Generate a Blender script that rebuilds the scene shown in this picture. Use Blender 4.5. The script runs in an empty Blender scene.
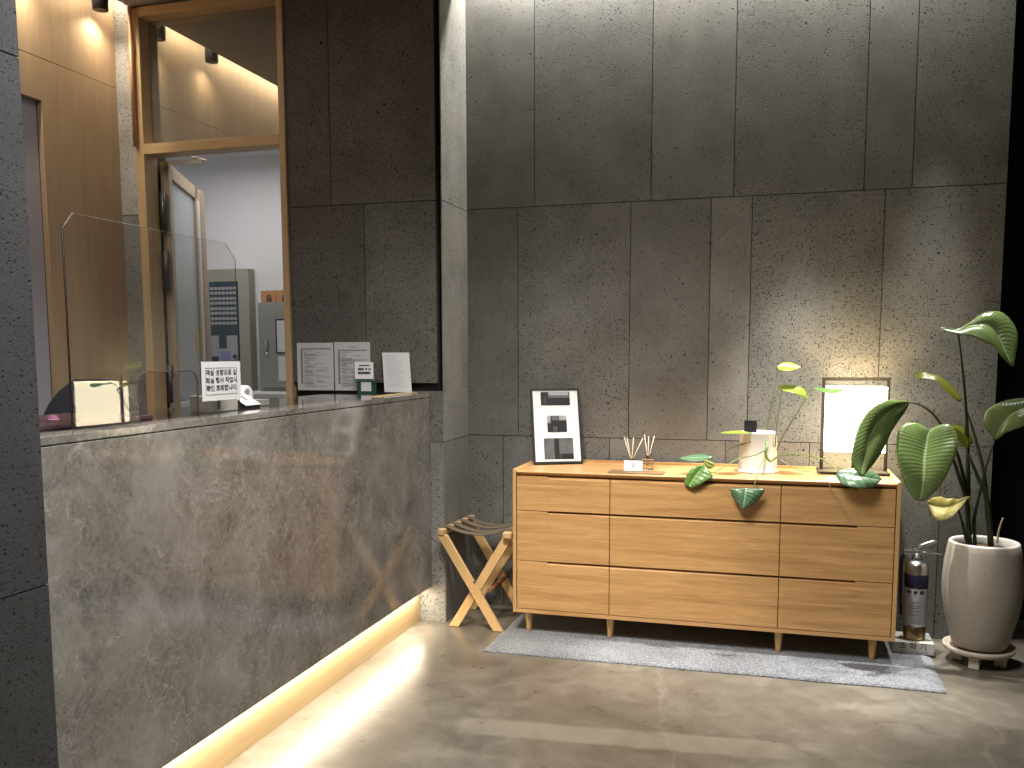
import bpy, bmesh, math, random
from mathutils import Vector, Matrix
random.seed(7)
SC = bpy.context.scene
COL = SC.collection
PI = math.pi

# ------------------------------------------------------------------ camera
F_PX, CX, CY = 907.03, 512.0, 448.0            # focal length and principal point of the 1024x768 frame
CAM = Vector((0.0, -4.3515, 1.28))
R_ = Vector((0.96042212, 0.27853673, -0.00257572))
U_ = Vector((-0.02615978, 0.09939987, 0.99470364))
F_ = Vector((-0.27731752, 0.955268, -0.1027523))
cd = bpy.data.cameras.new('camera')
cam = bpy.data.objects.new('camera', cd)
COL.objects.link(cam)
cd.sensor_width = 36.0
cd.lens = F_PX * 36.0 / 1024
cd.shift_y = (CY - 384) / 1024
cd.clip_start = .05
M3 = Matrix((R_, U_, -F_)).transposed()
cam.matrix_world = Matrix.Translation(CAM) @ M3.to_4x4()
SC.camera = cam

def P(px, py, x=None, y=None, z=None):
    """the point of the place seen at a pixel of the photograph, on a plane x=, y= or z="""
    d = F_ + R_ * ((px - CX) / F_PX) - U_ * ((py - CY) / F_PX)
    if y is not None: t = (y - CAM.y) / d.y
    elif x is not None: t = (x - CAM.x) / d.x
    else: t = (z - CAM.z) / d.z
    return CAM + d * t

# ------------------------------------------------------------------ mesh helpers
class MB:
    def __init__(s): s.v = []; s.f = []; s.sm = []; s.uv = {}; s.col = []
    def face(s, idx, smooth=False, col=None):
        s.f.append(tuple(idx)); s.sm.append(smooth); s.col.append(col)
    def box(s, a, b, rot=None, loc=(0, 0, 0), col=None):
        n = len(s.v)
        for x in (a[0], b[0]):
            for y in (a[1], b[1]):
                for z in (a[2], b[2]):
                    p = Vector((x, y, z))
                    if rot is not None: p = rot @ p
                    s.v.append(p + Vector(loc))
        for q in ((0, 1, 3, 2), (4, 6, 7, 5), (0, 4, 5, 1), (2, 3, 7, 6), (0, 2, 6, 4), (1, 5, 7, 3)):
            s.face([n + k for k in q], col=col)
        return s
    def beam(s, p, q, w, d, side=None):
        """square bar from p to q, w across 'side', d along the third axis"""
        p, q = Vector(p), Vector(q); t = (q - p).normalized()
        side = Vector(side) if side is not None else (Vector((0, 0, 1)) if abs(t.z) < .9 else Vector((1, 0, 0)))
        a = (side - t * side.dot(t)).normalized(); b = t.cross(a)
        n = len(s.v)
        for c in (p, q):
            for i, j in ((-1, -1), (1, -1), (1, 1), (-1, 1)):
                s.v.append(c + a * (i * w / 2) + b * (j * d / 2))
        s.face((n + 3, n + 2, n + 1, n)); s.face((n + 4, n + 5, n + 6, n + 7))
        for k in range(4):
            m = (k + 1) % 4
            s.face((n + k, n + m, n + 4 + m, n + 4 + k))
        return s
    def tube(s, pts, rad, seg=8, cap=True):
        pts = [Vector(p) for p in pts]; m = len(pts)
        if not hasattr(rad, '__len__'): rad = [rad] * m
        n0 = len(s.v); a = None
        for i, p in enumerate(pts):
            t = (pts[min(i + 1, m - 1)] - pts[max(i - 1, 0)]).normalized()
            if a is None: a = t.orthogonal().normalized()
            a = (a - t * a.dot(t)).normalized(); b = t.cross(a)
            for k in range(seg):
                w = 2 * PI * k / seg
                s.v.append(p + (a * math.cos(w) + b * math.sin(w)) * rad[i])
        for i in range(m - 1):
            for k in range(seg):
                k2 = (k + 1) % seg
                s.face((n0 + i * seg + k, n0 + i * seg + k2, n0 + (i + 1) * seg + k2, n0 + (i + 1) * seg + k), True)
        if cap:
            s.face([n0 + k for k in range(seg)][::-1]); s.face([n0 + (m - 1) * seg + k for k in range(seg)])
        return s
    def lathe(s, prof, c=(0, 0, 0), seg=40, sx=1, sy=1, sharp=(), cap=True):
        n0 = len(s.v)
        for r, z in prof:
            for k in range(seg):
                w = 2 * PI * k / seg
                s.v.append(Vector((c[0] + r * sx * math.cos(w), c[1] + r * sy * math.sin(w), c[2] + z)))
        for i in range(len(prof) - 1):
            for k in range(seg):
                k2 = (k + 1) % seg
                s.face((n0 + i * seg + k, n0 + i * seg + k2, n0 + (i + 1) * seg + k2, n0 + (i + 1) * seg + k), i not in sharp)
        if cap and prof[0][0] > 1e-6: s.face([n0 + k for k in range(seg)][::-1])
        if cap and prof[-1][0] > 1e-6: s.face([n0 + (len(prof) - 1) * seg + k for k in range(seg)])
        return s
    def prism(s, poly, axis, a, b, smooth=False):
        """polygon (2D, in the two other axes, in order) extruded along an axis from a to b"""
        n = len(s.v); m = len(poly)
        for t in (a, b):
            for u, w in poly:
                s.v.append(Vector({'x': (t, u, w), 'y': (u, t, w), 'z': (u, w, t)}[axis]))
        s.face([n + k for k in range(m)][::-1]); s.face([n + m + k for k in range(m)])
        for k in range(m):
            q = (k + 1) % m
            s.face((n + k, n + q, n + m + q, n + m + k), smooth)
        return s
    def quad(s, a, b, c, d, col=None):
        n = len(s.v); s.v += [Vector(a), Vector(b), Vector(c), Vector(d)]; s.face((n, n + 1, n + 2, n + 3), col=col); return s
    def grid(s, rows, uvs=None):
        n = len(s.v); h = len(rows); w = len(rows[0])
        for i, r in enumerate(rows):
            for j, p in enumerate(r):
                s.v.append(Vector(p))
                if uvs: s.uv[len(s.v) - 1] = uvs[i][j]
        for i in range(h - 1):
            for j in range(w - 1):
                s.face((n + i * w + j, n + i * w + j + 1, n + (i + 1) * w + j + 1, n + (i + 1) * w + j), True)
        return s
    def build(s, name, mat, parent=None, bevel=0, solid=0, seg=2, loc=None):
        me = bpy.data.meshes.new(name)
        org = Vector(loc) if loc is not None else Vector((0, 0, 0))
        me.from_pydata([v - org for v in s.v], [], s.f)
        me.polygons.foreach_set('use_smooth', s.sm)
        if s.uv:
            uvl = me.uv_layers.new(name='UVMap')
            for lp in me.loops: uvl.data[lp.index].uv = s.uv.get(lp.vertex_index, (0, 0))
        if any(c is not None for c in s.col):
            ca = me.color_attributes.new('slab', 'FLOAT_COLOR', 'CORNER')
            for p in me.polygons:
                c = s.col[p.index] or (1, .5, 0)
                for li in p.loop_indices: ca.data[li].color = (c[0], c[1], c[2], 1)
        me.validate()
        bm = bmesh.new(); bm.from_mesh(me); bmesh.ops.recalc_face_normals(bm, faces=bm.faces); bm.to_mesh(me); bm.free()
        o = bpy.data.objects.new(name, me); COL.objects.link(o)
        me.materials.append(mat)
        if parent is not None:
            o.parent = parent
            o.location = org - Vector(parent.location) if True else org
        else: o.location = org
        if bevel:
            m = o.modifiers.new('bevel', 'BEVEL'); m.width = bevel; m.segments = seg; m.limit_method = 'ANGLE'; m.angle_limit = .6
        if solid:
            m = o.modifiers.new('solid', 'SOLIDIFY'); m.thickness = solid; m.offset = 0
        return o

def tag(o, label, cat=None, group=None, kind=None):
    o['label'] = label
    if cat: o['category'] = cat
    if group: o['group'] = group
    if kind: o['kind'] = kind
    return o
def thing(name, loc, label, cat, group=None):
    o = bpy.data.objects.new(name, None); COL.objects.link(o); o.location = loc
    o.empty_display_size = .05
    return tag(o, label, cat, group)
def part(mb, name, mat, parent, **k):
    """build in world coordinates under a parent that sits at its location (no parent rotation)"""
    o = mb.build(name, mat, None, **k)
    w = Vector(o.location); o.parent = parent
    p = parent; acc = Vector((0, 0, 0))
    while p is not None: acc += Vector(p.location); p = p.parent
    o.location = w - acc
    return o
def rz(a): return Matrix.Rotation(a, 3, 'Z')
def crom(pts, n):
    pts = [Vector(p) for p in pts]
    if len(pts) == 2: return [pts[0].lerp(pts[1], i / (n - 1)) for i in range(n)]
    q = [pts[0] * 2 - pts[1]] + pts + [pts[-1] * 2 - pts[-2]]
    out = []
    for i in range(n):
        t = i / (n - 1) * (len(pts) - 1); k = min(int(t), len(pts) - 2); t -= k
        a, b, c, d = q[k:k + 4]
        out.append(.5 * ((2 * b) + (c - a) * t + (2 * a - 5 * b + 4 * c - d) * t * t + (3 * b - a - 3 * c + d) * t ** 3))
    return out

# ------------------------------------------------------------------ materials
class NT:
    def __init__(s, name):
        s.m = bpy.data.materials.new(name); s.m.use_nodes = True
        s.t = s.m.node_tree; s.t.nodes.clear()
        s.out = s.t.nodes.new('ShaderNodeOutputMaterial')
        s.b = s.t.nodes.new('ShaderNodeBsdfPrincipled')
        s.t.links.new(s.b.outputs[0], s.out.inputs[0])
    def n(s, t, **k):
        o = s.t.nodes.new('ShaderNode' + t)
        for a, b in k.items(): setattr(o, a, b)
        return o
    def l(s, a, b): s.t.links.new(a, b)
    def setb(s, **k):
        for a, v in k.items():
            i = s.b.inputs[{'color': 'Base Color', 'rough': 'Roughness', 'metal': 'Metallic', 'spec': 'Specular IOR Level', 'trans': 'Transmission Weight',
                            'coat': 'Coat Weight', 'coatr': 'Coat Roughness', 'ior': 'IOR', 'normal': 'Normal', 'em': 'Emission Color', 'ems': 'Emission Strength', 'sheen': 'Sheen Weight', 'alpha': 'Alpha'}[a]]
            if hasattr(v, 'is_linked') or hasattr(v, 'links'): s.l(v, i)
            elif isinstance(v, (tuple, list)): i.default_value = (*v, 1) if len(v) == 3 else v
            else: i.default_value = v
    def coord(s, kind='Object', scale=(1, 1, 1), rot=(0, 0, 0), loc=(0, 0, 0)):
        tc = s.n('TexCoord'); mp = s.n('Mapping')
        mp.inputs['Scale'].default_value = scale; mp.inputs['Rotation'].default_value = rot; mp.inputs['Location'].default_value = loc
        s.l(tc.outputs[kind], mp.inputs[0]); return mp.outputs[0]
    def noise(s, vec, scale, detail=4, rough=.5, dist=0):
        o = s.n('TexNoise'); o.inputs['Scale'].default_value = scale; o.inputs['Detail'].default_value = detail
        o.inputs['Roughness'].default_value = rough; o.inputs['Distortion'].default_value = dist
        if vec is not None: s.l(vec, o.inputs['Vector'])
        return o
    def ramp(s, fac, stops, interp='LINEAR'):
        o = s.n('ValToRGB'); e = o.color_ramp.elements; o.color_ramp.interpolation = interp
        while len(e) < len(stops): e.new(.5)
        for k, (p, c) in enumerate(stops):
            e[k].position = p; e[k].color = (*c, 1) if hasattr(c, '__len__') else (c, c, c, 1)
        s.l(fac, o.inputs[0]); return o.outputs[0]
    def math(s, op, a, b=None, c=None, clamp=False):
        o = s.n('Math', operation=op, use_clamp=clamp)
        for i, v in enumerate((a, b, c)):
            if v is None: continue
            if hasattr(v, 'links'): s.l(v, o.inputs[i])
            else: o.inputs[i].default_value = v
        return o.outputs[0]
    def mix(s, fac, a, b, mode='MIX'):
        o = s.n('Mix', data_type='RGBA', blend_type=mode)
        for sock, v in ((o.inputs[0], fac), (o.inputs[6], a), (o.inputs[7], b)):
            if hasattr(v, 'links'): s.l(v, sock)
            elif hasattr(v, '__len__'): sock.default_value = (*v, 1)
            else: sock.default_value = v
        return o.outputs[2]
    def bump(s, h, st=.3, dist=.01):
        o = s.n('Bump'); o.inputs['Strength'].default_value = st; o.inputs['Distance'].default_value = dist
        s.l(h, o.inputs['Height']); return o.outputs[0]

def plain(name, c, rough=.5, metal=0, var=.08, vs=30, bump=0, **k):
    t = NT(name); v = t.coord()
    nz = t.noise(v, vs, 4)
    col = t.mix(t.math('MULTIPLY', nz.outputs[0], 1.0), tuple(x * (1 - var) for x in c), tuple(min(1, x * (1 + var)) for x in c))
    t.setb(color=col, rough=rough, metal=metal, **k)
    if bump: t.setb(normal=t.bump(nz.outputs[0], bump, .002))
    return t.m

def stone(name, base=(.20, .195, .18), vary=1.0, dens=.0, rough=.75):
    t = NT(name); v = t.coord()
    at = t.n('Attribute', attribute_name='slab'); sp = t.n('SeparateColor'); t.l(at.outputs['Color'], sp.inputs[0])
    tone, den, seed = sp.outputs[0], sp.outputs[1], sp.outputs[2]
    off = t.n('CombineXYZ'); 
    for i in range(3): t.l(t.math('MULTIPLY', seed, 7.3 + i), off.inputs[i])
    add = t.n('VectorMath', operation='ADD'); t.l(v, add.inputs[0]); t.l(off.outputs[0], add.inputs[1]); v = add.outputs[0]
    # pits lie in the plane of the slab: (x + y, z) runs along any upright slab
    sx = t.n('SeparateXYZ'); t.l(v, sx.inputs[0]); pv = t.n('CombineXYZ')
    t.l(t.math('ADD', sx.outputs[0], sx.outputs[1]), pv.inputs[0]); t.l(sx.outputs[2], pv.inputs[1])
    wob = t.noise(v, 70, 2); wv = t.n('VectorMath', operation='MULTIPLY_ADD'); t.l(wob.outputs[1], wv.inputs[0]); wv.inputs[1].default_value = (.010,) * 3; t.l(pv.outputs[0], wv.inputs[2])
    patch = t.math('MULTIPLY_ADD', t.noise(v, 3.5, 3, .6).outputs[0], 1.3, .35)
    holes = None
    for sc, b0, b1, r0, r1 in ((84, .05, .62, .10, .27), (178, .10, .66, .13, .30), (31, .014, .035, .09, .16)):
        vo = t.n('TexVoronoi', voronoi_dimensions='2D'); vo.inputs['Scale'].default_value = sc; vo.inputs['Randomness'].default_value = 1; t.l(wv.outputs[0], vo.inputs['Vector'])
        sc2 = t.n('SeparateColor'); t.l(vo.outputs['Color'], sc2.inputs[0])
        # only some cells carry a pit; more of them where the slab is dense
        has = t.math('LESS_THAN', sc2.outputs[0], t.math('MULTIPLY', patch, t.math('MULTIPLY_ADD', den, b1, b0)))
        rad = t.math('MULTIPLY', has, t.math('MULTIPLY_ADD', t.math('POWER', sc2.outputs[1], 2.0), r1, r0))
        h = t.math('MULTIPLY', t.math('SUBTRACT', rad, vo.outputs['Distance']), 9.0, clamp=True)
        holes = h if holes is None else t.math('MAXIMUM', holes, h)
    n1 = t.noise(v, 5, 5, .6); n2 = t.noise(v, 180, 3, .7)
    f = t.math('MULTIPLY_ADD', n2.outputs[0], .55, t.math('MULTIPLY', n1.outputs[0], .55))
    f = t.math('MULTIPLY_ADD', t.math('SUBTRACT', f, .55), 1.9, .5, clamp=True)
    c = t.mix(f, tuple(x * .55 for x in base), tuple(x * 1.45 for x in base))
    hue = t.noise(v, 2.2, 3, .6)
    c = t.mix(1.0, c, t.ramp(hue.outputs[0], [(.35, (1.015, 1.0, .95)), (.65, (.975, .99, 1.0))]), 'MULTIPLY')
    tn = t.n('CombineColor'); [t.l(tone, tn.inputs[i]) for i in range(3)]
    c = t.mix(1.0, c, tn.outputs[0], 'MULTIPLY')
    c = t.mix(t.math('MULTIPLY', holes, .93), c, (.012, .011, .011))
    hh = t.math('SUBTRACT', t.math('MULTIPLY', n2.outputs[0], .15), holes)
    t.setb(color=c, rough=rough, normal=t.bump(hh, .5, .004), spec=.3)
    return t.m

def wood(name, c1, c2, axis='x', rough=.4, scale=1.0, coat=0):
    t = NT(name)
    st = {'x': (1.2, 22, 22), 'y': (22, 1.2, 22), 'z': (22, 22, 1.2)}[axis]
    v = t.coord(scale=tuple(s * scale for s in st))
    a = t.noise(v, 1.6, 6, .6, .8); b = t.noise(v, 9, 4, .6)
    f = t.math('MULTIPLY_ADD', b.outputs[0], .4, t.math('MULTIPLY', a.outputs[0], .75))
    c = t.ramp(f, [(.30, c1), (.78, c2)])
    t.setb(color=c, rough=rough, coat=coat, coatr=.25, normal=t.bump(f, .08, .002), spec=.4)
    return t.m

def glass(name, tint=(.96, .98, .97), rough=0.0, ior=1.45):
    t = NT(name); t.setb(color=tint, rough=rough, trans=1.0, ior=ior); return t.m

M = {}
M['stone'] = stone('pitted_basalt', (.185, .182, .170))
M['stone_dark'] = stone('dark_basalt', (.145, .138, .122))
M['stone_pale'] = stone('pale_basalt', (.36, .355, .35))
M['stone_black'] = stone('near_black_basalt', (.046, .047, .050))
M['grout'] = plain('grout', (.018, .017, .016), .9)
M['black'] = plain('black_metal', (.010, .010, .012), .5, .0)
M['navy'] = plain('navy_panel', (.005, .0045, .010), .7)
M['white'] = plain('white_plaster', (.72, .72, .73), .8, var=.03)
M['ceil'] = plain('ceiling_paint', (.33, .32, .30), .9, var=.03)
M['maple'] = wood('maple_panel', (.42, .29, .175), (.56, .41, .265), 'z', .5, .6)
M['frame_wood'] = wood('door_frame_wood', (.50, .34, .17), (.66, .48, .28), 'z', .45)
M['frame_wood_x'] = wood('door_frame_wood_across', (.50, .34, .17), (.66, .48, .28), 'x', .45)
M['leaf_wood'] = wood('door_leaf_wood', (.40, .31, .21), (.52, .42, .30), 'z', .45)
M['oak'] = wood('oak_across', (.31, .155, .052), (.67, .395, .165), 'x', .38)
M['oak_z'] = wood('oak_up', (.42, .24, .09), (.64, .40, .175), 'z', .38)
M['oak_dark'] = plain('drawer_shadow_gap', (.05, .025, .012), .8)
M['pine'] = wood('beech', (.55, .34, .14), (.70, .47, .22), 'z', .4)
M['pine_y'] = wood('beech_rail', (.50, .32, .15), (.64, .43, .22), 'y', .45)
M['strap'] = plain('woven_strap', (.11, .085, .055), .85, var=.35, vs=260, bump=.4)
M['kick'] = wood('kick_board_wood', (.50, .35, .18), (.62, .46, .26), 'y', .5)
M['acrylic'] = glass('clear_acrylic', (.985, .99, .985), 0.0, 1.49)
M['acrylic_edge'] = plain('acrylic_cut_edge', (.16, .10, .095), .3)
M['acrylic_rim'] = plain('acrylic_polished_edge', (.20, .20, .19), .3)
M['glass'] = glass('bottle_glass', (.98, .99, .97), .01)
M['oil'] = glass('perfume_oil', (.96, .93, .80), .0, 1.36)
M['paper'] = plain('paper', (.62, .62, .62), .8, var=.02)
M['paper_white'] = plain('white_card', (.80, .80, .81), .6, var=.02)
M['ink'] = plain('ink', (.035, .035, .038), .8)
M['ink_grey'] = plain('grey_print', (.26, .26, .27), .8, var=.2)
M['green_print'] = plain('green_print', (.02, .085, .055), .5)
M['teal_print'] = plain('teal_print', (.15, .36, .33), .5)
M['chair_black'] = plain('chair_fabric', (.006, .006, .012), .9)
M['pink'] = plain('pink_plastic', (.50, .15, .28), .5, var=.6, vs=60)
M['board'] = wood('dark_counter_board', (.060, .048, .042), (.095, .075, .062), 'y', .05)
M['panel_grey'] = plain('alarm_panel_paint', (.34, .32, .27), .5, var=.04)
M['cab_grey'] = plain('cabinet_paint', (.27, .28, .25), .5, var=.04)
M['teal_dark'] = plain('alarm_window', (.018, .045, .065), .25)
M['tile_grey'] = plain('indicator_tile', (.36, .38, .42), .5, var=.3, vs=80)
M['navy_trim'] = plain('navy_trim', (.03, .04, .12), .5)
M['lcd'] = plain('lcd_blue', (.22, .25, .45), .3)
M['steel'] = plain('brushed_steel', (.62, .61, .60), .28, 1, var=.1, vs=200)
M['iron'] = plain('hinge_iron', (.13, .13, .125), .45, .7)
M['brass'] = plain('extinguisher_foot', (.33, .24, .13), .3, 1)
M['kraft'] = plain('kraft_card', (.50, .25, .12), .8)
M['yellow'] = plain('yellow_sticker', (.60, .48, .16), .7)
M['ceramic'] = plain('white_ceramic', (.78, .76, .72), .35, var=.03)
M['pot'] = plain('grey_stoneware', (.30, .265, .215), .75, var=.16, vs=90, bump=.15)
M['pot_rim'] = plain('pot_inner_glaze', (.72, .70, .66), .5)
M['pot_dish'] = plain('plant_stand_stone', (.52, .46, .37), .7, var=.08)
M['soil'] = plain('soil', (.10, .055, .035), .95, var=.6, vs=120, bump=.8)
M['stem_dark'] = plain('dark_petiole', (.016, .026, .010), .55, var=.3)
M['stem'] = plain('green_petiole', (.12, .20, .035), .5, var=.3)
M['stem_pale'] = plain('pale_shoot', (.42, .36, .26), .6, var=.3)
M['root'] = plain('aerial_root', (.24, .18, .09), .7, var=.3)
M['lamp_metal'] = plain('lamp_frame_bronze', (.012, .009, .007), .7)
M['reed'] = plain('rattan_reed', (.80, .70, .56), .8)
M['label_white'] = plain('extinguisher_label', (.34, .35, .35), .4, var=.1, vs=140)
M['navy_band'] = plain('extinguisher_band', (.012, .012, .035), .35)
M['sign_stone'] = plain('sign_plastic', (.48, .47, .43), .6)
M['photo'] = None

def photo_mat():
    t = NT('monochrome_photo'); v = t.coord(scale=(9, 9, 9))
    n = t.noise(v, 1.3, 5, .6, 1.2)
    t.setb(color=t.ramp(n.outputs[0], [(.38, .008), (.55, .07), (.68, .30)]), rough=.3); return t.m
M['photo'] = photo_mat()
M['photo_dark'] = plain('photo_black', (.016, .016, .018), .35, var=.5, vs=30)
M['photo_mid'] = plain('photo_mid_grey', (.11, .11, .115), .35, var=.4, vs=30)
M['photo_light'] = plain('photo_pale_grey', (.36, .36, .37), .35, var=.3, vs=30)

def marble():
    t = NT('brown_grey_marble'); v = t.coord()
    w = t.noise(v, 3.0, 6, .65, .3)
    wv = t.n('VectorMath', operation='MULTIPLY_ADD'); t.l(w.outputs[1], wv.inputs[0]); wv.inputs[1].default_value = (.22,) * 3; t.l(v, wv.inputs[2])
    a = t.noise(wv.outputs[0], 4.5, 9, .70, .2)
    base = t.ramp(a.outputs[0], [(.34, (.092, .085, .075)), (.50, (.175, .163, .146)), (.66, (.275, .260, .235))])
    def ridge(sc, wid, det):
        n = t.noise(wv.outputs[0], sc, det, .6, .6)
        d = t.math('ABSOLUTE', t.math('SUBTRACT', n.outputs[0], .5))
        return t.ramp(d, [(0, 1), (wid, 0)])
    m1 = t.ramp(t.noise(v, 1.9, 3, .5).outputs[0], [(.44, 0), (.60, 1)])
    m2 = t.ramp(t.noise(v, 5.0, 3, .5).outputs[0], [(.46, 0), (.58, 1)])
    base = t.mix(t.math('MULTIPLY', t.math('MULTIPLY', ridge(4.5, .010, 6), m2), .65), base, (.44, .42, .38))
    base = t.mix(t.math('MULTIPLY', t.math('MULTIPLY', ridge(13, .022, 5), m1), .55), base, (.42, .40, .365))
    base = t.mix(t.math('MULTIPLY', ridge(34, .05, 5), .30), base, (.33, .315, .285))
    fine = t.noise(wv.outputs[0], 60, 5, .7)
    c = t.mix(t.math('MULTIPLY', t.ramp(fine.outputs[0], [(.42, 0), (.66, 1)]), .35), base, (.31, .29, .26))
    t.setb(color=c, rough=.09, spec=.5); return t.m
M['marble'] = marble()

def floor_mat():
    t = NT('polished_concrete'); v = t.coord()
    a = t.noise(v, 1.3, 7, .62, .4); b = t.noise(v, 9, 6, .65, .6); g = t.noise(v, 90, 3, .6)
    f = t.math('MULTIPLY_ADD', b.outputs[0], .42, t.math('MULTIPLY', a.outputs[0], .62))
    c = t.ramp(f, [(.36, (.085, .073, .055)), (.54, (.150, .133, .105)), (.70, (.25, .226, .185))])
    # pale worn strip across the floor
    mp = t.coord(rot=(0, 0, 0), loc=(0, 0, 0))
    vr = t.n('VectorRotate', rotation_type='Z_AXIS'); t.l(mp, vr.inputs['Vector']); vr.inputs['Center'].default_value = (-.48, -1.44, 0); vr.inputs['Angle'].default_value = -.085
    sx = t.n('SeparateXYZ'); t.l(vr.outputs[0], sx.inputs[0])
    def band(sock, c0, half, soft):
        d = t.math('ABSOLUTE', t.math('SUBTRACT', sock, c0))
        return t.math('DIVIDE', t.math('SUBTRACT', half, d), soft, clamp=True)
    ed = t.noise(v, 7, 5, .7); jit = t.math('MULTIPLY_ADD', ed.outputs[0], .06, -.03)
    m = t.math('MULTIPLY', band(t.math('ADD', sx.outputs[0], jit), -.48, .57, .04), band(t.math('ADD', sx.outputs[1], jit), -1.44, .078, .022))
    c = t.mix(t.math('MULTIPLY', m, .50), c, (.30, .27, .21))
    st = t.ramp(t.noise(v, 2.6, 5, .65, .8).outputs[0], [(.52, 0), (.66, 1)])
    c = t.mix(t.math('MULTIPLY', st, .38), c, (.062, .050, .036))
    # hairline cracks
    vo = t.n('TexVoronoi', feature='DISTANCE_TO_EDGE'); vo.inputs['Scale'].default_value = .85
    wv = t.n('VectorMath', operation='MULTIPLY_ADD'); t.l(a.outputs[1], wv.inputs[0]); wv.inputs[1].default_value = (.35,) * 3; t.l(v, wv.inputs[2]); t.l(wv.outputs[0], vo.inputs['Vector'])
    cr = t.ramp(vo.outputs['Distance'], [(0, 1), (.005, 0)])
    c = t.mix(t.math('MULTIPLY', cr, .18), c, (.38, .34, .28))
    sc = t.ramp(g.outputs[0], [(.55, 0), (.75, 1)])
    c = t.mix(t.math('MULTIPLY', sc, .18), c, (.40, .36, .30))
    r = t.math('MULTIPLY_ADD', b.outputs[0], .22, .20)
    t.setb(color=c, rough=r, normal=t.bump(b.outputs[0], .06, .004), spec=.5); return t.m
M['floor'] = floor_mat()

def rug_mat():
    t = NT('grey_rug_pile'); v = t.coord()
    a = t.noise(v, 120, 2, .8); b = t.noise(v, 4, 4, .6)
    f = t.math('MULTIPLY_ADD', a.outputs[0], .75, t.math('MULTIPLY', b.outputs[0], .25))
    t.setb(color=t.ramp(f, [(.36, (.060, .063, .070)), (.64, (.285, .295, .315))]), rough=.95, normal=t.bump(a.outputs[0], .7, .006), spec=.1, sheen=.2); return t.m
M['rug'] = rug_mat()

def leaf_mat(name, c1, c2, rib, trans=.25, veins=26, rough=.3, ripple=.35):
    t = NT(name); tc = t.n('TexCoord'); sp = t.n('SeparateXYZ'); t.l(tc.outputs['UV'], sp.inputs[0])
    u, w = sp.outputs[0], sp.outputs[1]
    du = t.math('ABSOLUTE', t.math('SUBTRACT', u, .5))
    ph = t.math('MULTIPLY', t.math('SUBTRACT', w, t.math('MULTIPLY', du, .35)), veins * 2 * PI)
    wave = t.math('MULTIPLY_ADD', t.math('SINE', ph), .5, .5)
    nz = t.noise(t.coord(), 25, 4, .6)
    c = t.mix(nz.outputs[0], c1, c2)
    c = t.mix(t.math('MULTIPLY', t.math('POWER', wave, 6), .22), c, rib)
    c = t.mix(t.math('DIVIDE', t.math('SUBTRACT', .030, du), .012, clamp=True), c, rib)
    t.setb(color=c, rough=rough, normal=t.bump(wave, ripple, .004), spec=.55)
    tr = t.n('BsdfTranslucent'); t.l(c, tr.inputs[0])
    mx = t.n('MixShader'); mx.inputs[0].default_value = trans
    t.l(t.b.outputs[0], mx.inputs[1]); t.l(tr.outputs[0], mx.inputs[2]); t.l(mx.outputs[0], t.out.inputs[0])
    return t.m
M['leaf'] = leaf_mat('strelitzia_leaf', (.095, .150, .042), (.155, .215, .068), (.30, .37, .19), ripple=.14, rough=.22)
M['leaf_olive'] = leaf_mat('strelitzia_leaf_olive', (.13, .15, .012), (.21, .23, .025), (.30, .32, .07), .45, ripple=.16)
M['leaf_yellow'] = leaf_mat('yellowing_leaf', (.30, .25, .045), (.46, .40, .11), (.50, .46, .22), .3)
M['leaf_pot'] = leaf_mat('climber_leaf', (.075, .165, .030), (.14, .27, .06), (.26, .42, .13), .3, 7, ripple=.12)
M['leaf_lime'] = leaf_mat('climber_leaf_lime', (.24, .34, .035), (.38, .48, .07), (.5, .56, .2), .45, 7, ripple=.12)
M['leaf_blue'] = leaf_mat('climber_leaf_dark', (.055, .12, .055), (.10, .18, .09), (.32, .42, .32), .15, 7, .22, .15)

def emis(name, c, s):
    t = NT(name); t.setb(color=c, em=c, ems=s, rough=.6); return t.m
M['lampshade'] = emis('lit_lampshade', (1.0, .88, .62), 7.0)
M['led'] = emis('led_tape', (1.0, .83, .56), 6.0)
M['bulb'] = emis('spot_lens', (1.0, .85, .6), 15.0)
M['tube'] = emis('ceiling_lamp', (.95, .97, 1.0), 3.0)
def mirror_film():
    t = NT('reflective_transom_glass'); t.setb(color=(.44, .45, .43), rough=.02, metal=.75); return t.m
M['mirror'] = mirror_film()
def frosted():
    t = NT('frosted_door_glass'); nz = t.noise(t.coord(), 40, 2)
    t.setb(color=t.mix(nz.outputs[0], (.60, .66, .67), (.66, .72, .73)), rough=.25, trans=.25, ior=1.3); return t.m
M['frost'] = frosted()

# ------------------------------------------------------------------ text
def text_mesh(mb, s, size, origin, right, up, bold=.0):
    """flat lettering as mesh faces added to mb: origin = centre, right/up unit vectors"""
    cu = bpy.data.curves.new('lettering', 'FONT'); cu.body = s; cu.size = size; cu.align_x = 'CENTER'; cu.align_y = 'CENTER'; cu.offset = bold
    cu.resolution_u = 3
    o = bpy.data.objects.new('lettering', cu); COL.objects.link(o)
    dg = bpy.context.evaluated_depsgraph_get(); dg.update()
    me = bpy.data.meshes.new_from_object(o.evaluated_get(dg), depsgraph=dg)
    n = len(mb.v); origin, right, up = Vector(origin), Vector(right), Vector(up)
    for v in me.vertices: mb.v.append(origin + right * v.co.x + up * v.co.y)
    for p in me.polygons: mb.face([n + i for i in p.vertices])
    bpy.data.objects.remove(o); bpy.data.curves.remove(cu); bpy.data.meshes.remove(me)
    return mb

# ================================================================== SETTING
def struct(mb, name, mat, label, parent=None, **k):
    o = part(mb, name, mat, parent, **k) if parent is not None else mb.build(name, mat, None, **k)
    if parent is None: o['kind'] = 'structure'; o['label'] = label
    return o

struct(MB().box((-4.6, -7.2, -.1), (3.2, 1.6, 0)), 'floor', M['floor'], 'polished brown-grey concrete floor with a pale worn strip and hairline cracks')
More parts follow.
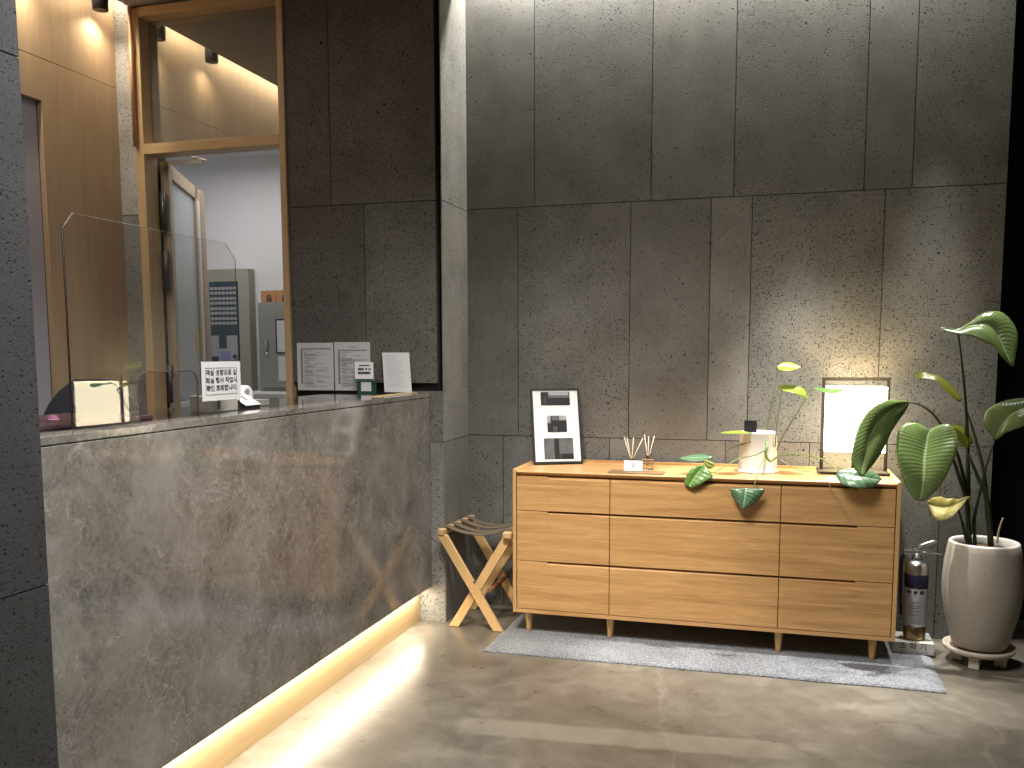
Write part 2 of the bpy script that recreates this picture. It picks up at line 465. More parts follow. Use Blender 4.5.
# ceiling: lobby slab with an open light slot beside the panelled wall and another along the back wall
cm = MB()
cm.box((-3.13, -7.2, 3.0), (3.2, -.16, 3.1)); cm.box((-3.4, -7.2, 3.30), (3.2, .1, 3.36)); cm.box((-3.13, -.16, 3.0), (-1.50, -.10, 3.1))
struct(cm, 'ceiling', M['ceil'], 'grey plaster ceiling with a light slot along the panelled wall')

def slab_wall(name, mat, label, axis, face, rows, depth=.03, gap=.0035, sgn=1):
    """rows: (z0, z1, [bounds], [(tone, density)]); the visible face sits at 'face', the slabs go back by depth*sgn"""
    mb = MB()
    for z0, z1, b, td in rows:
        for i in range(len(b) - 1):
            c = (*td[i % len(td)], random.random() * 5)
            a0, a1 = b[i] + gap / 2, b[i + 1] - gap / 2
            f0, f1 = sorted((face, face + depth * sgn))
            if axis == 'y': mb.box((a0, f0, z0 + gap / 2), (a1, f1, z1 - gap / 2), col=c)
            else: mb.box((f0, a0, z0 + gap / 2), (f1, a1, z1 - gap / 2), col=c)
    o = mb.build(name, mat); o['kind'] = 'structure'; o['label'] = label
    return o

wb = slab_wall('wall_back', M['stone'], 'pitted grey basalt slab wall behind the wooden sideboard', 'y', 0.0, [
    (1.9935, 3.28, [-1.512, -1.147, -.583, -.2075, .35, .5455, .917], [(1.0, .10), (.98, .60), (1.03, .22), (1.0, .80), (.97, .12), (1.0, .60)]),
    (.874, 1.9935, [-1.512, -1.23, -.677, -.3055, -.1225, .439, .917], [(.92, .08), (.97, .50), (.96, .10), (1.08, .10), (1.0, .80), (1.02, .62)]),
    (0, .874, [-1.512, -1.31, -.769, -.219, .157, .714, .917], [(.95, .35), (.95, .35), (1.0, .10), (1.0, .5), (1.0, .5), (1.0, .5)])])
g = MB().box((-1.53, .012, 0), (.914, .12, 3.28)); part(g, 'grout_bed', M['grout'], wb)

# pillar between the counter and the back wall
pl = slab_wall('wall_pillar', M['stone'], 'stone clad pillar side beside the reception counter end', 'x', -1.492, [
    (1.985, 3.0, [-.358, .0], [(1.45, .30)]), (.871, 1.985, [-.358, .0], [(1.35, .05)]), (0, .871, [-.358, .0], [(1.1, .05)])], depth=.005, sgn=-1)
g = MB().box((-1.515, -.30, 0), (-1.499, .011, 3.0)); part(g, 'grout_bed', M['black'], pl)
pf = MB()
for z0, z1, c in ((0, .866, (1.35, .75, 2.1)), (.869, 1.108, (1.0, .75, 3.3))): pf.box((-1.72, -.358, z0), (-1.4975, -.335, z1), col=c)
part(pf, 'pillar_front', M['stone'], pl)

# reception wall: dark basalt slabs floating clear of black metal
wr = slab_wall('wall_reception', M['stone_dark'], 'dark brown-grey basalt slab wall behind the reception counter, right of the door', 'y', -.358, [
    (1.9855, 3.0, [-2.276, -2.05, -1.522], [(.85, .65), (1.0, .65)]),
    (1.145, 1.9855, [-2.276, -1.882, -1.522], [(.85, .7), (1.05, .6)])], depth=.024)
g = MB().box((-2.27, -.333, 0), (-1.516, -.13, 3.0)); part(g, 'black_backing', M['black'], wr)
ws = slab_wall('wall_strip', M['stone_pale'], 'narrow pale pitted stone strip between the panelled wall and the door frame', 'y', -.358, [
    (1.99, 3.25, [-3.24, -3.128], [(1.1, .45)]), (0, 1.99, [-3.24, -3.128], [(.72, .45)])], depth=.03)
g = MB().box((-3.24, -.327, 0), (-3.128, -.13, 3.25)); part(g, 'grout_bed', M['grout'], ws)
# above the door head
g = MB().box((-3.128, -.33, 2.995), (-2.0, -.13, 3.30)); struct(g, 'wall_lintel', M['ceil'], 'plaster band above the reception door')

# panelled wall with a doorway
wp = MB()
wp.box((-3.26, -.86, 0), (-3.23, -.36, 2.617)); wp.box((-3.26, -7.2, 2.43), (-3.23, -.86, 2.617)); wp.box((-3.26, -7.2, 2.620), (-3.23, -.36, 3.28)); wp.box((-3.26, -7.2, 0), (-3.23, -2.0, 2.43))
struct(wp, 'wall_panelled', M['maple'], 'pale maple panelled side wall of the reception with a doorway')
g = MB().box((-3.30, -7.2, 2.60), (-3.262, -.30, 2.64)).box((-3.30, -.86, 0), (-3.262, -.33, 3.28)).box((-3.30, -7.2, 2.431), (-3.262, -.86, 3.28))
struct(g, 'wall_panelled_core', M['grout'], 'core behind the maple panels')
sd = MB().box((-3.300, -2.0, .004), (-3.262, -.862, 2.43))
struct(sd, 'door_2', plain('white_paint_bluish_light', (.46, .45, .52), .6, var=.03), 'white flush door in the maple panelling at the left, bluish light tinted into its colour')  # white door, the cool light on it is mixed into the paint colour
# left dark stone wall near the camera
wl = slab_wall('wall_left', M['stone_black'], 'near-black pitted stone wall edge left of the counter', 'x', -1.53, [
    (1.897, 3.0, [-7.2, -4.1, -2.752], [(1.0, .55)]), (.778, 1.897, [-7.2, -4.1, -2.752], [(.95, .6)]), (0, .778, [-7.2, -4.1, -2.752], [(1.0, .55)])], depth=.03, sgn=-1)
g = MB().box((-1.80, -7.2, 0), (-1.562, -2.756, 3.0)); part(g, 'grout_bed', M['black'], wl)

# dark recess to the right of the back wall
struct(MB().box((.85, .42, 0), (3.2, .50, 3.3)), 'wall_right', M['navy'], 'navy-black recess to the right of the stone wall')
struct(MB().box((3.1, -7.2, 0), (3.2, .42, 3.3)), 'wall_lobby_side', M['grout'], 'dark side wall of the lobby')
struct(MB().box((-1.8, -7.25, 0), (3.2, -7.2, 3.3)), 'wall_front', M['grout'], 'dark wall behind the viewer')

# back room seen through the door
g = MB().box((-4.6, 1.28, 0), (-1.8, 1.34, 2.66)).box((-1.86, -.13, 0), (-1.80, 1.28, 2.66)).box((-4.6, -.13, 0), (-4.54, 1.28, 2.66)).box((-4.54, -.13, 0), (-3.30, -.08, 2.66))
struct(g, 'wall_back_room', M['white'], 'white painted wall of the back room behind the door')
struct(MB().box((-4.6, -.20, 2.63), (-1.8, 1.34, 2.70)), 'ceiling_back_room', M['white'], 'white ceiling of the back room')

# ------------------------------------------------------------------ door with transom
dr = bpy.data.objects.new('door_1', None); COL.objects.link(dr); dr.location = (-2.7, -.358, 0); dr['kind'] = 'structure'
dr['label'] = 'pale wooden door frame with a glazed transom and an open glazed leaf'
part(MB().box((-3.122, -.372, 0), (-3.074, -.27, 2.99)), 'jamb', M['frame_wood'], dr, bevel=.003)
part(MB().box((-2.312, -.372, 0), (-2.279, -.27, 2.99)), 'jamb', M['frame_wood'], dr, bevel=.003)
part(MB().box((-3.0735, -.371, 2.945), (-2.3125, -.27, 2.99)), 'head', M['frame_wood_x'], dr, bevel=.002)
part(MB().box((-3.0735, -.371, 2.283), (-2.3125, -.27, 2.333)), 'transom_rail', M['frame_wood_x'], dr, bevel=.002)
part(MB().box((-3.0735, -.300, 2.333), (-2.3125, -.288, 2.945)), 'transom_pane', M['mirror'], dr)
part(MB().box((-3.0735, -.287, 2.333), (-2.3125, -.275, 2.945)), 'transom_backing', M['black'], dr)
part(MB().tube([(-3.11, -.388, 2.99), (-3.11, -.388, 2.32)], .011, 10), 'pipe', plain('copper_pipe', (.55, .30, .16), .4, .3), dr)
# the open leaf
H0, H1 = Vector((-3.060, -.235, 0)), Vector((-3.425, .58, 0))
dd = (H1 - H0).normalized(); L_ = (H1 - H0).length; nn = Vector((dd.y, -dd.x, 0))
lf = bpy.data.objects.new('door_leaf', None); COL.objects.link(lf); lf.parent = dr; lf.location = H0 - Vector(dr.location)
def leafbox(a0, a1, z0, z1, t0=-.02, t1=.02):
    mb = MB(); n = len(mb.v)
    for s in (a0, a1):
        for t in (t0, t1):
            for z in (z0, z1): mb.v.append(H0 + dd * s + nn * t + Vector((0, 0, z)))
    for q in ((0, 1, 3, 2), (4, 6, 7, 5), (0, 4, 5, 1), (2, 3, 7, 6), (0, 2, 6, 4), (1, 5, 7, 3)): mb.face(q)
    return mb
part(leafbox(0, .07, .02, 2.27), 'stile', M['leaf_wood'], lf)
part(leafbox(L_ - .22, L_ - .17, .02, 2.27), 'stile', M['leaf_wood'], lf)
part(leafbox(L_ - .10, L_ - .0, .02, 2.27, -.03, .03), 'stile', M['leaf_wood'], lf)
part(leafbox(L_ - .17, L_ - .10, .02, 2.20), 'stile_groove', M['white'], lf)
part(leafbox(.07, L_ - .10, 2.20, 2.27), 'rail', M['leaf_wood'], lf)
part(leafbox(.07, L_ - .22, .10, 1.02), 'lower_panel', M['white'], lf)
part(leafbox(.07, L_ - .22, 1.02, 2.20, -.006, .006), 'pane', M['frost'], lf)
part(leafbox(L_ - .30, L_ - .23, 1.28, 1.42, .008, .009), 'notice_sticker', M['yellow'], lf)
for z in (2.02, 1.72, 1.13):
    mb = MB()
    mb.box((-3.0735, -.268, z - .10), (-3.058, -.205, z + .10)); mb.tube([(-3.056, -.262, z - .10), (-3.056, -.262, z + .10)], .012, 10)
    for dz in (-.06, 0, .06): mb.tube([(-3.058, -.225, z + dz), (-3.053, -.225, z + dz)], .005, 8)
    part(mb, 'hinge', M['iron'], lf)
mb = MB(); a = Vector((-3.045, -.245, 2.262)); b = P(199, 161.5, y=.02); mb.beam(a, b, .022, .03, (0, 0, 1)); mb.tube([b + Vector((.0, 0, .02)), P(188, 157, y=.0), P(207, 160.5, y=.1)], .006, 6)
part(mb, 'closer', M['leaf_wood'], lf)
mb = MB(); c = H0 + Vector((.012, -.02, 1.0)); mb.box((-.015, -.012, -.16), (.0, .012, .16), loc=c); mb.tube([c + Vector((0, -.01, -.02)), c + Vector((.03, -.05, -.02)), c + Vector((.05, -.05, -.13))], [.009, .011, .007], 10)
part(mb, 'handle', M['steel'], lf)

# ------------------------------------------------------------------ reception counter
ct = thing('reception_counter', (-1.80, -1.55, 0), 'marble fronted reception counter with a glowing recessed wooden kick board', 'counter')
part(MB().box((-1.590, -1.540, .174), (-1.560, -.362, 1.077)).box((-1.590, -2.75, .174), (-1.560, -1.542, 1.077)), 'front_panel', M['marble'], ct, bevel=.0015)
part(MB().box((-1.645, -2.75, 1.080), (-1.560, -.362, 1.100)), 'edge_slab', M['marble'], ct, bevel=.0015)
part(MB().box((-2.02, -2.75, 1.080), (-1.6465, -.365, 1.0980)), 'top_board', M['board'], ct, bevel=.002)
part(MB().box((-1.662, -.80, 1.0985), (-1.615, -.365, 1.1035)), 'wood_edge_trim', M['frame_wood'], ct)
part(MB().box((-1.645, -2.75, 0), (-1.623, -.362, .20)), 'kick_board', M['kick'], ct)
part(MB().box((-2.00, -2.75, .0), (-1.97, -.365, 1.078)), 'back_panel', M['board'], ct)
part(MB().box((-1.622, -2.72, .1705), (-1.592, -.40, .1745)), 'led_strip', M['led'], ct)

# acrylic screen with a pass-through arch
AX = -1.632
def acr_outline():
    y0, y1 = P(62, 225, x=AX).y, P(236, 300, x=AX).y; zb, zt = 1.101, P(72, 213, x=AX).z
    o = [(y0, zb), (y0, zt - .04), (y0 + .035, zt), (y1 - .05, zt), (y1, zt - .045), (y1, zb)]
    a0, a1, at, r = P(197, 380, x=AX).y, P(138, 380, x=AX).y, P(170, 371, x=AX).z, .035
    arch = [(a0, zb)]
    for k in range(7):
        w = k / 6 * PI / 2; arch.append((a0 - r + r * math.cos(w), at - r + r * math.sin(w)))
    for k in range(7):
        w = PI / 2 + k / 6 * PI / 2; arch.append((a1 + r + r * math.cos(w), at - r + r * math.sin(w)))
    arch.append((a1, zb)); return o, arch
o_, arch = acr_outline()
asc = thing('acrylic_screen', (AX, -2.235, 1.101), 'clear acrylic counter screen with clipped corners and an arched pass-through', 'screen')
part(MB().prism(o_ + arch, 'x', AX - .003, AX + .003), 'sheet', M['acrylic'], asc)
part(MB().tube([(AX, y, z) for y, z in arch], .0019, 6), 'arch_edge', M['acrylic_edge'], asc)
part(MB().tube([(AX, y, z) for y, z in o_[:6]], .0008, 6), 'edge', M['acrylic_rim'], asc)

# printed notice on the screen
nt = thing('printed_notice', (AX + .006, -1.97, 1.2), 'small white printed notice taped to the clear acrylic screen', 'notice')
ny0, ny1, nz0, nz1 = P(200.5, 380, x=AX).y, P(239.5, 380, x=AX).y, P(221, 400, x=AX).z, P(220, 361.5, x=AX).z
part(MB().box((AX + .0035, ny0, nz0), (AX + .0042, ny1, nz1)), 'sheet', M['paper'], nt)
mb = MB(); x = AX + .0052
for a, b in (((ny0 + .018, nz0 + .018), (ny1 - .022, nz0 + .0192)), ((ny0 + .018, nz1 - .0192), (ny1 - .022, nz1 - .018)), ((ny0 + .018, nz0 + .018), (ny0 + .0192, nz1 - .018)), ((ny1 - .0232, nz0 + .018), (ny1 - .022, nz1 - .018))):
    mb.box((x - .0005, a[0], a[1]), (x, b[0], b[1]))
part(mb, 'printed_border', M['ink_grey'], nt)
mb = MB()
for k, s in enumerate(('객실 성함으로 입', '퇴실 행사 작업시', '확인 조회합니다.')):
    text_mesh(mb, s, .0190, (x, (ny0 + ny1) / 2 - .001, nz1 - .034 - k * .0235), (0, 1.22, 0), (0, 0, 1), .0004)
part(mb, 'lettering', M['ink'], nt)

# items on the counter
def wallpage(name, x0, x1, z0, z1, label, head=True, y=-.360, seed=0, table=True):
    rnd = random.Random(seed)
    t = thing(name, ((x0 + x1) / 2, y, z0), label, 'paper', 'printed sheets taped to the reception wall')
    part(MB().box((x0, y - .0012, z0), (x1, y, z1)), 'sheet', M['paper'], t)
    mb = MB(); yy = y - .0016; w = x1 - x0
    z = z1 - .026
    def bar(a, b, zz, h=.0022): mb.box((x0 + a * w, yy - .0004, zz - h), (x0 + b * w, yy, zz))
    if head: bar(.36, .64, z1 - .022, .003); z = z1 - .036
    if table: bar(.10, .92, z, .006); mb.box((x0 + .10 * w, yy - .0004, z0 + .03), (x0 + .155 * w, yy, z - .008))
    z -= .012
    while z > z0 + .012:
        a = .18 + rnd.random() * .03
        bar(a, a + .10 + rnd.random() * .28, z, .0018 + .0016 * (rnd.random() < .25))
        if rnd.random() < .55: bar(.52, .58 + rnd.random() * .32, z, .0018)
        if table and rnd.random() < .3: bar(.10, .92, z - .004, .0008)
        z -= .0075
    part(mb, 'printed_lines', M['ink_grey'], t)
    return t
wallpage('wall_notice', -2.252, -2.056, 1.108, 1.338, 'tabulated printed sheet on the dark stone wall, nearer the door frame', False, seed=3)
wallpage('wall_notice', -2.050, -1.862, 1.108, 1.340, 'tabulated printed sheet on the dark stone wall, partly behind the green card', True, seed=5)

# green card holder
gp = P(367, 392, y=-.405); gx = gp.x
gc = thing('table_sign', (gx, -.41, 1.10), 'small green and white folded table sign standing on the counter top', 'sign')
part(MB().box((gx - .047, -.412, 1.0985), (gx + .047, -.398, 1.170), ), 'lower_card', M['green_print'], gc)
R = Matrix(((1, 0, -.11), (0, 1, .25), (0, 0, 1)))
part(MB().box((-.050, -.004, 0), (.044, .0, .078), rot=R, loc=(gx + .000, -.4235, 1.1665)), 'upper_card', M['paper_white'], gc)
part(MB().box((gx - .047, -.4195, 1.156), (gx + .047, -.4125, 1.170)), 'teal_band', M['teal_print'], gc)
part(MB().box((gx - .026, -.4135, 1.108), (gx + .026, -.4125, 1.152)), 'blank_square', M['paper_white'], gc)
mb = MB(); rr = R
for a, b, z0, z1 in ((-.028, .026, .060, .066), (-.034, -.004, .040, .051), (.004, .014, .041, .050), (.020, .034, .041, .049), (-.034, .030, .022, .034)):
    k = a
    while k < b - .002:
        mb.box((k, -.0055, z0), (min(k + .0055, b), -.0045, z1), rot=rr, loc=(gx + .000, -.4235, 1.1665)); k += .0068
part(mb, 'printed_lines', M['ink'], gc)
# white card stand
c0, c1 = P(384.5, 391.8, y=-.40), P(412.5, 391.5, y=-.40)
wc = thing('card_stand', ((c0.x + c1.x) / 2, -.40, 1.10), 'white printed card in a clear stand leaning on the dark wall', 'card')
w_ = c1.x - c0.x - .004; lean = Matrix(((1, 0, -.105), (0, 1, .12), (0, 0, 1)))
lo = Vector(((c0.x + c1.x) / 2, -.402, 1.1037))
part(MB().box((-w_ / 2, -.002, 0), (w_ / 2, 0, .186), rot=lean, loc=lo), 'card', M['paper_white'], wc)
part(MB().box((-w_ / 2 - .006, .0005, 0), (w_ / 2, .0035, .186), rot=lean, loc=lo), 'stand', M['acrylic'], wc)
mb = MB(); z = .172
while z > .02:
    mb.box((-w_ / 2 + .016, -.0030, z), (-w_ / 2 + .016 + (w_ - .03) * (.45 + .5 * random.random()), -.0024, z + .0012), rot=lean, loc=lo); z -= .0085
part(mb, 'printed_lines', plain('faint_print', (.45, .46, .50), .8), wc)

# black desk chair behind the counter and a pink thing on its desk
ch = thing('desk_chair', (-2.32, -1.64, 0), 'black upholstered desk chair showing only its back above the counter', 'chair')
mb = MB(); rows = []
for i in range(15):
    t = i / 14
    z = .62 + .575 * t; hw = .27 * (1 if t < .5 else max(.06, 1 - ((t - .5) / .505) ** 2.2) ** .6)
    ring = []
    for k in range(24):
        w = 2 * PI * k / 24; cx_, sx_ = math.cos(w), math.sin(w)
        ring.append((-2.30 + .045 * (abs(sx_) ** .6) * (1 if sx_ > 0 else -1) * 1.0 - .05 * (cx_ ** 2) - .06 * t, -1.60 + hw * (abs(cx_) ** .7) * (1 if cx_ > 0 else -1), z))
    rows.append(ring + [ring[0]])
mb.grid(rows); n0 = len(mb.v) - 25; mb.face([n0 + k for k in range(24)])
part(mb, 'backrest', M['chair_black'], ch)
part(MB().box((-2.78, -1.86, .44), (-2.30, -1.38, .52)), 'seat', M['chair_black'], ch, bevel=.03, seg=3)
part(MB().tube([(-2.54, -1.62, .10), (-2.54, -1.62, .44)], .028, 12), 'gas_column', M['iron'], ch)
part(MB().tube([(-2.44, -1.62, .46), (-2.33, -1.62, .47), (-2.31, -1.62, .66)], .02, 8), 'back_bar', M['iron'], ch)
for k in range(5):
    w = 2 * PI * k / 5 + .3; e = Vector((-2.54 + .28 * math.cos(w), -1.62 + .28 * math.sin(w), .075))
    lg = part(MB().tube([(-2.54, -1.62, .11), e], [.022, .014], 8), 'leg', M['iron'], ch)
    part(MB().lathe([(.0, -.014), (.028, -.014), (.03, 0), (.028, .014), (0, .014)], (0, 0, 0), 14), 'caster', M['black'], lg)
    cst = lg.children[0]; cst.rotation_euler = (PI / 2, 0, w + PI / 2); cst.location = Vector((e.x, e.y, .031))
pk = P(53, 426, z=1.10)
pn = thing('pink_pouch', (-1.74, -2.48, 1.098), 'small round pink patterned pouch on the counter by the black chair', 'pouch')
q = P(52.5, 424.5, z=1.099)
pn.location = (q.x, q.y, 1.098)
part(MB().lathe([(0, 0), (.012, .001), (.0165, .009), (.016, .018), (.011, .025), (0, .027)], (q.x, q.y, 1.0982), 20), 'body', M['pink'], pn)
part(MB().tube([(q.x + .0163 * math.cos(a), q.y + .0163 * math.sin(a), 1.112) for a in [k * PI / 10 for k in range(21)]], .0014, 6), 'zip', M['paper_white'], pn)

# desk set on the counter: beige box, card holder, roll, grey box, dark pad
def cbox(name, pa, pb, x, d, h, mat, label, cat, bevel=.002):
    a, b = P(*pa, x=x), P(*pb, x=x)
    o = MB().box((x - d, a.y, 1.0985), (x, b.y, 1.0985 + h)).build(name, mat, None, bevel=bevel, loc=(x - d / 2, (a.y + b.y) / 2, 1.0985))
    return tag(o, label, cat)
yb0, yb1 = -1.852, -1.715
bx = thing('tissue_box', (-1.75, (yb0 + yb1) / 2, 1.0985), 'low beige box with a dark slot beside the acrylic screen notice', 'box')
part(MB().box((-1.80, yb0, 1.0985), (-1.715, yb1, 1.150)), 'body', M['sign_stone'], bx, bevel=.003)
part(MB().box((-1.714, yb0 + .018, 1.108), (-1.7125, yb0 + .034, 1.142), ), 'slot', M['black'], bx)
chd = thing('card_holder', (-1.74, -1.62, 1.0985), 'slanted white card holder with dark sides on the counter', 'card holder')
part(MB().prism([(-1.86, 1.0985), (-1.72, 1.0985), (-1.72, 1.108), (-1.81, 1.160), (-1.83, 1.160)], 'y', -1.655, -1.565), 'wedge', M['black'], chd)
mb = MB(); mb.quad((-1.719, -1.656, 1.1095), (-1.719, -1.564, 1.1095), (-1.809, -1.564, 1.1615), (-1.809, -1.656, 1.1615)); part(mb, 'card', M['paper_white'], chd, solid=.001)
mb = MB(); mb.quad((-1.745, -1.615, 1.1257), (-1.745, -1.600, 1.1257), (-1.785, -1.600, 1.1488), (-1.785, -1.615, 1.1488)); part(mb, 'printed_lines', M['ink_grey'], chd, solid=.0004)
gb = MB().box((-1.85, -1.550, 1.0985), (-1.76, -1.44, 1.122)).build('document_tray', M['cab_grey'], None, bevel=.002, loc=(-1.8, -1.53, 1.0985)); tag(gb, 'low grey tray right of the slanted card holder', 'tray')
rl = thing('paper_roll', (-1.84, -1.70, 1.0985), 'round white paper roll standing on edge behind the acrylic screen notice', 'roll')
c = P(240, 390, x=-1.84)
o = MB().lathe([(.014, -.02), (.036, -.02), (.037, -.018), (.037, .018), (.036, .02), (.014, .02), (.014, -.02)], (0, 0, 0), 28, cap=False).build('roll', M['paper_white'], rl)
o.rotation_euler = (0, PI / 2, 0); o.location = (0, 0, .037); rl.location = (-1.83, c.y, 1.0985)
bd = MB().box((-2.00, -2.60, 1.0985), (-1.70, -2.16, 1.112)).build('desk_pad', plain('purple_pad', (.075, .035, .045), .3), None, bevel=.003, loc=(-1.85, -2.38, 1.0985))
tag(bd, 'dark purple-brown desk pad on the counter behind the acrylic screen', 'desk pad')

# ------------------------------------------------------------------ back room furniture
fa = thing('fire_alarm_panel', (-3.745, 1.24, .80), 'beige wall fire alarm panel with rows of indicator windows', 'alarm panel')
part(MB().box((-4.05, 1.20, .80), (-3.49, 1.279, 1.872)), 'body', M['panel_grey'], fa, bevel=.006)
part(MB().box((-3.80, 1.193, 1.20), (-3.575, 1.201, 1.785)), 'window', M['teal_dark'], fa)
mb = MB()
for r in range(8):
    for k in range(7):
        x = -3.793 + k * .0305; z = 1.748 - r * .0315 - (r // 2) * .006
        mb.box((x, 1.190, z - .019), (x + .024, 1.1935, z))
part(mb, 'indicator_grid', M['tile_grey'], fa)
for ks in ((0, 1), (4, 5, 6)):
    mb = MB()
    mb.box((-3.796 + ks[0] * .0305, 1.1915, 1.27), (-3.767 + ks[-1] * .0305, 1.1928, 1.415))
    for r in range(4):
        for k in ks: mb.box((-3.793 + k * .0305, 1.190, 1.385 - r * .036), (-3.770 + k * .0305, 1.1935, 1.411 - r * .036))
    part(mb, 'keypad', M['tile_grey'], fa)
lc = part(MB().box((-3.735, 1.180, 1.215), (-3.580, 1.192, 1.325)), 'controller', M['tile_grey'], fa, bevel=.002)
part(MB().box((-3.722, 1.1785, 1.235), (-3.640, 1.1805, 1.305)), 'screen', M['lcd'], lc)
part(MB().tube([(-3.603, 1.181, 1.27), (-3.603, 1.168, 1.27)], .014, 14), 'knob', M['black'], lc)
ec = thing('electrical_cabinet', (-3.15, 1.18, 1.03), 'grey-green metal electrical cabinet with papers on its door', 'cabinet')
part(MB().box((-3.372, 1.115, 1.036), (-2.70, 1.27, 1.632)), 'body', M['cab_grey'], ec, bevel=.004)
dr2 = part(MB().box((-3.345, 1.100, 1.060), (-2.72, 1.114, 1.605)), 'door', M['cab_grey'], ec, bevel=.003)
part(MB().box((-3.312, 1.088, 1.31), (-3.290, 1.100, 1.385)), 'handle', M['steel'], dr2, bevel=.003)
part(MB().tube([(-3.300, 1.094, 1.30), (-3.297, 1.090, 1.265)], .006, 8), 'key', M['steel'], dr2)
part(MB().box((-3.232, 1.0985, 1.290), (-3.02, 1.100, 1.520)).box((-3.232, 1.0975, 1.290), (-3.222, 1.0985, 1.520)).box((-3.232, 1.0975, 1.510), (-3.02, 1.0985, 1.520)).box((-3.232, 1.0975, 1.290), (-3.02, 1.0985, 1.298)), 'paper_border', M['navy_trim'], dr2)
part(MB().box((-3.221, 1.0972, 1.299), (-3.03, 1.0983, 1.509)), 'paper', M['paper'], dr2)
part(MB().box((-3.218, 1.0975, 1.105), (-3.03, 1.0995, 1.270)), 'paper', M['paper'], dr2)
for k, x0 in enumerate((-3.362, -3.245)):
    kb = thing('kraft_box', (x0 + .055, 1.19, 1.633), ('small orange-brown padlock box at the open corner of the grey cabinet top' if k == 0 else 'small orange-brown padlock box nearer the door frame on the grey cabinet top'), 'box', 'padlock boxes on the cabinet')
    part(MB().box((x0, 1.14, 1.6325), (x0 + .113, 1.24, 1.712)), 'carton', M['kraft'], kb, bevel=.002)
    mb = MB(); cx_ = x0 + .062; mb.box((cx_ - .017, 1.137, 1.636), (cx_ + .020, 1.1395, 1.662)); mb.tube([(cx_ + .0015 + .013 * math.cos(a), 1.1385, 1.662 + .022 * math.sin(a)) for a in [i * PI / 8 for i in range(9)]], .0035, 6)
    part(mb, 'padlock_picture', M['iron'], kb)
lw = thing('low_cupboard', (-3.0, 1.0, 0), 'white low cupboard under the grey electrical cabinet', 'cupboard')
part(MB().box((-3.46, .78, 1.005), (-2.2, 1.279, 1.034)), 'worktop', M['white'], lw, bevel=.003)
part(MB().box((-3.45, .80, 0), (-2.21, 1.279, 1.004)), 'body', M['white'], lw)
cl = thing('ceiling_light', (-2.75, .45, 2.58), 'flat round ceiling lamp in the back room just below the transom rail', 'ceiling lamp')
part(MB().lathe([(.11, .05), (.12, .02), (.10, .0)], (-2.62, .55, 2.58), 28), 'housing', M['white'], cl)
part(MB().lathe([(.0, -.012), (.08, -.006), (.10, .0)], (-2.62, .55, 2.58), 28), 'diffuser', M['tube'], cl)

# slot spotlights over the reception
def slot_spot(x, y, z, label):
    t = thing('spotlight', (x, y, z), label, 'spotlight', 'spotlights in the ceiling slot')
    part(MB().tube([(x, y, z + .14), (x, y, z + .34)], .008, 8), 'rod', M['black'], t)
    part(MB().lathe([(.030, .0), (.036, .002), (.038, .05), (.036, .12), (.020, .14), (0, .142)], (x, y, z), 24), 'housing', M['black'], t)
    part(MB().lathe([(.0, .004), (.029, .004)], (x, y, z), 20), 'lens', M['bulb'], t)
slot_spot(-3.175, -.515, 2.935, 'black cylinder spotlight in the ceiling slot beside the pale stone strip')
slot_spot(-3.165, -.975, 2.955, 'black cylinder spotlight in the ceiling slot, the one mirrored in the transom')

# ------------------------------------------------------------------ sideboard
X0, X1, YF, YB, ZB, ZT = -1.130, .497, -.450, -.030, .105, .767
sb = thing('sideboard', ((X0 + X1) / 2, -.24, 0.01), 'long oak sideboard of nine drawers on tapered legs against the stone wall', 'sideboard')
TT = .757
def rail_profile():  # the top: front lip bevelled under
    return [(YB, .737), (YF + .022, .737), (YF + .002, .750), (YF + .0005, .7545), (YF + .003, TT), (YB, TT)]
part(MB().prism(rail_profile(), 'x', X0 + .0165, X1 - .0165), 'top', M['oak'], sb, bevel=.001)
def side_mesh(x0, x1, inner):
    mb = MB(); zt = ZT
    if inner > 0: poly = [(x0, ZB), (x1, ZB), (x1, .7575), (x1 - .004, .7605), (x0 + .004, zt), (x0, zt - .003)]
    else: poly = [(x0, ZB), (x1, ZB), (x1, zt - .003), (x1 - .004, zt), (x0 + .004, .7605), (x0, .7575)]
    mb.prism(poly, 'y', YF, YB); return mb
part(side_mesh(X0, X0 + .016, 1), 'side_panel', M['oak_z'], sb, bevel=.001)
part(side_mesh(X1 - .016, X1, -1), 'side_panel', M['oak_z'], sb, bevel=.001)
part(MB().box((X0 + .0165, YF + .001, ZB), (X1 - .0165, YB, .122)), 'bottom_panel', M['oak'], sb, bevel=.001)
part(MB().box((X0 + .0165, YF + .022, .1225), (X1 - .0165, YF + .03, .7365)), 'carcass', M['oak_dark'], sb)
part(MB().box((X0 + .0165, YB - .012, .1225), (X1 - .0165, YB, .7365)).box((X0 + .017, YB - .018, .7575), (X1 - .017, YB, .768)), 'back_panel', M['oak'], sb)
cols = [X0 + .018, -.686, .034, X1 - .018]; rows_ = [.1235, .348, .578, .7355]
g = .0016
xa, xb = -.968, .335       # the finger groove runs from the left drawers into the right ones
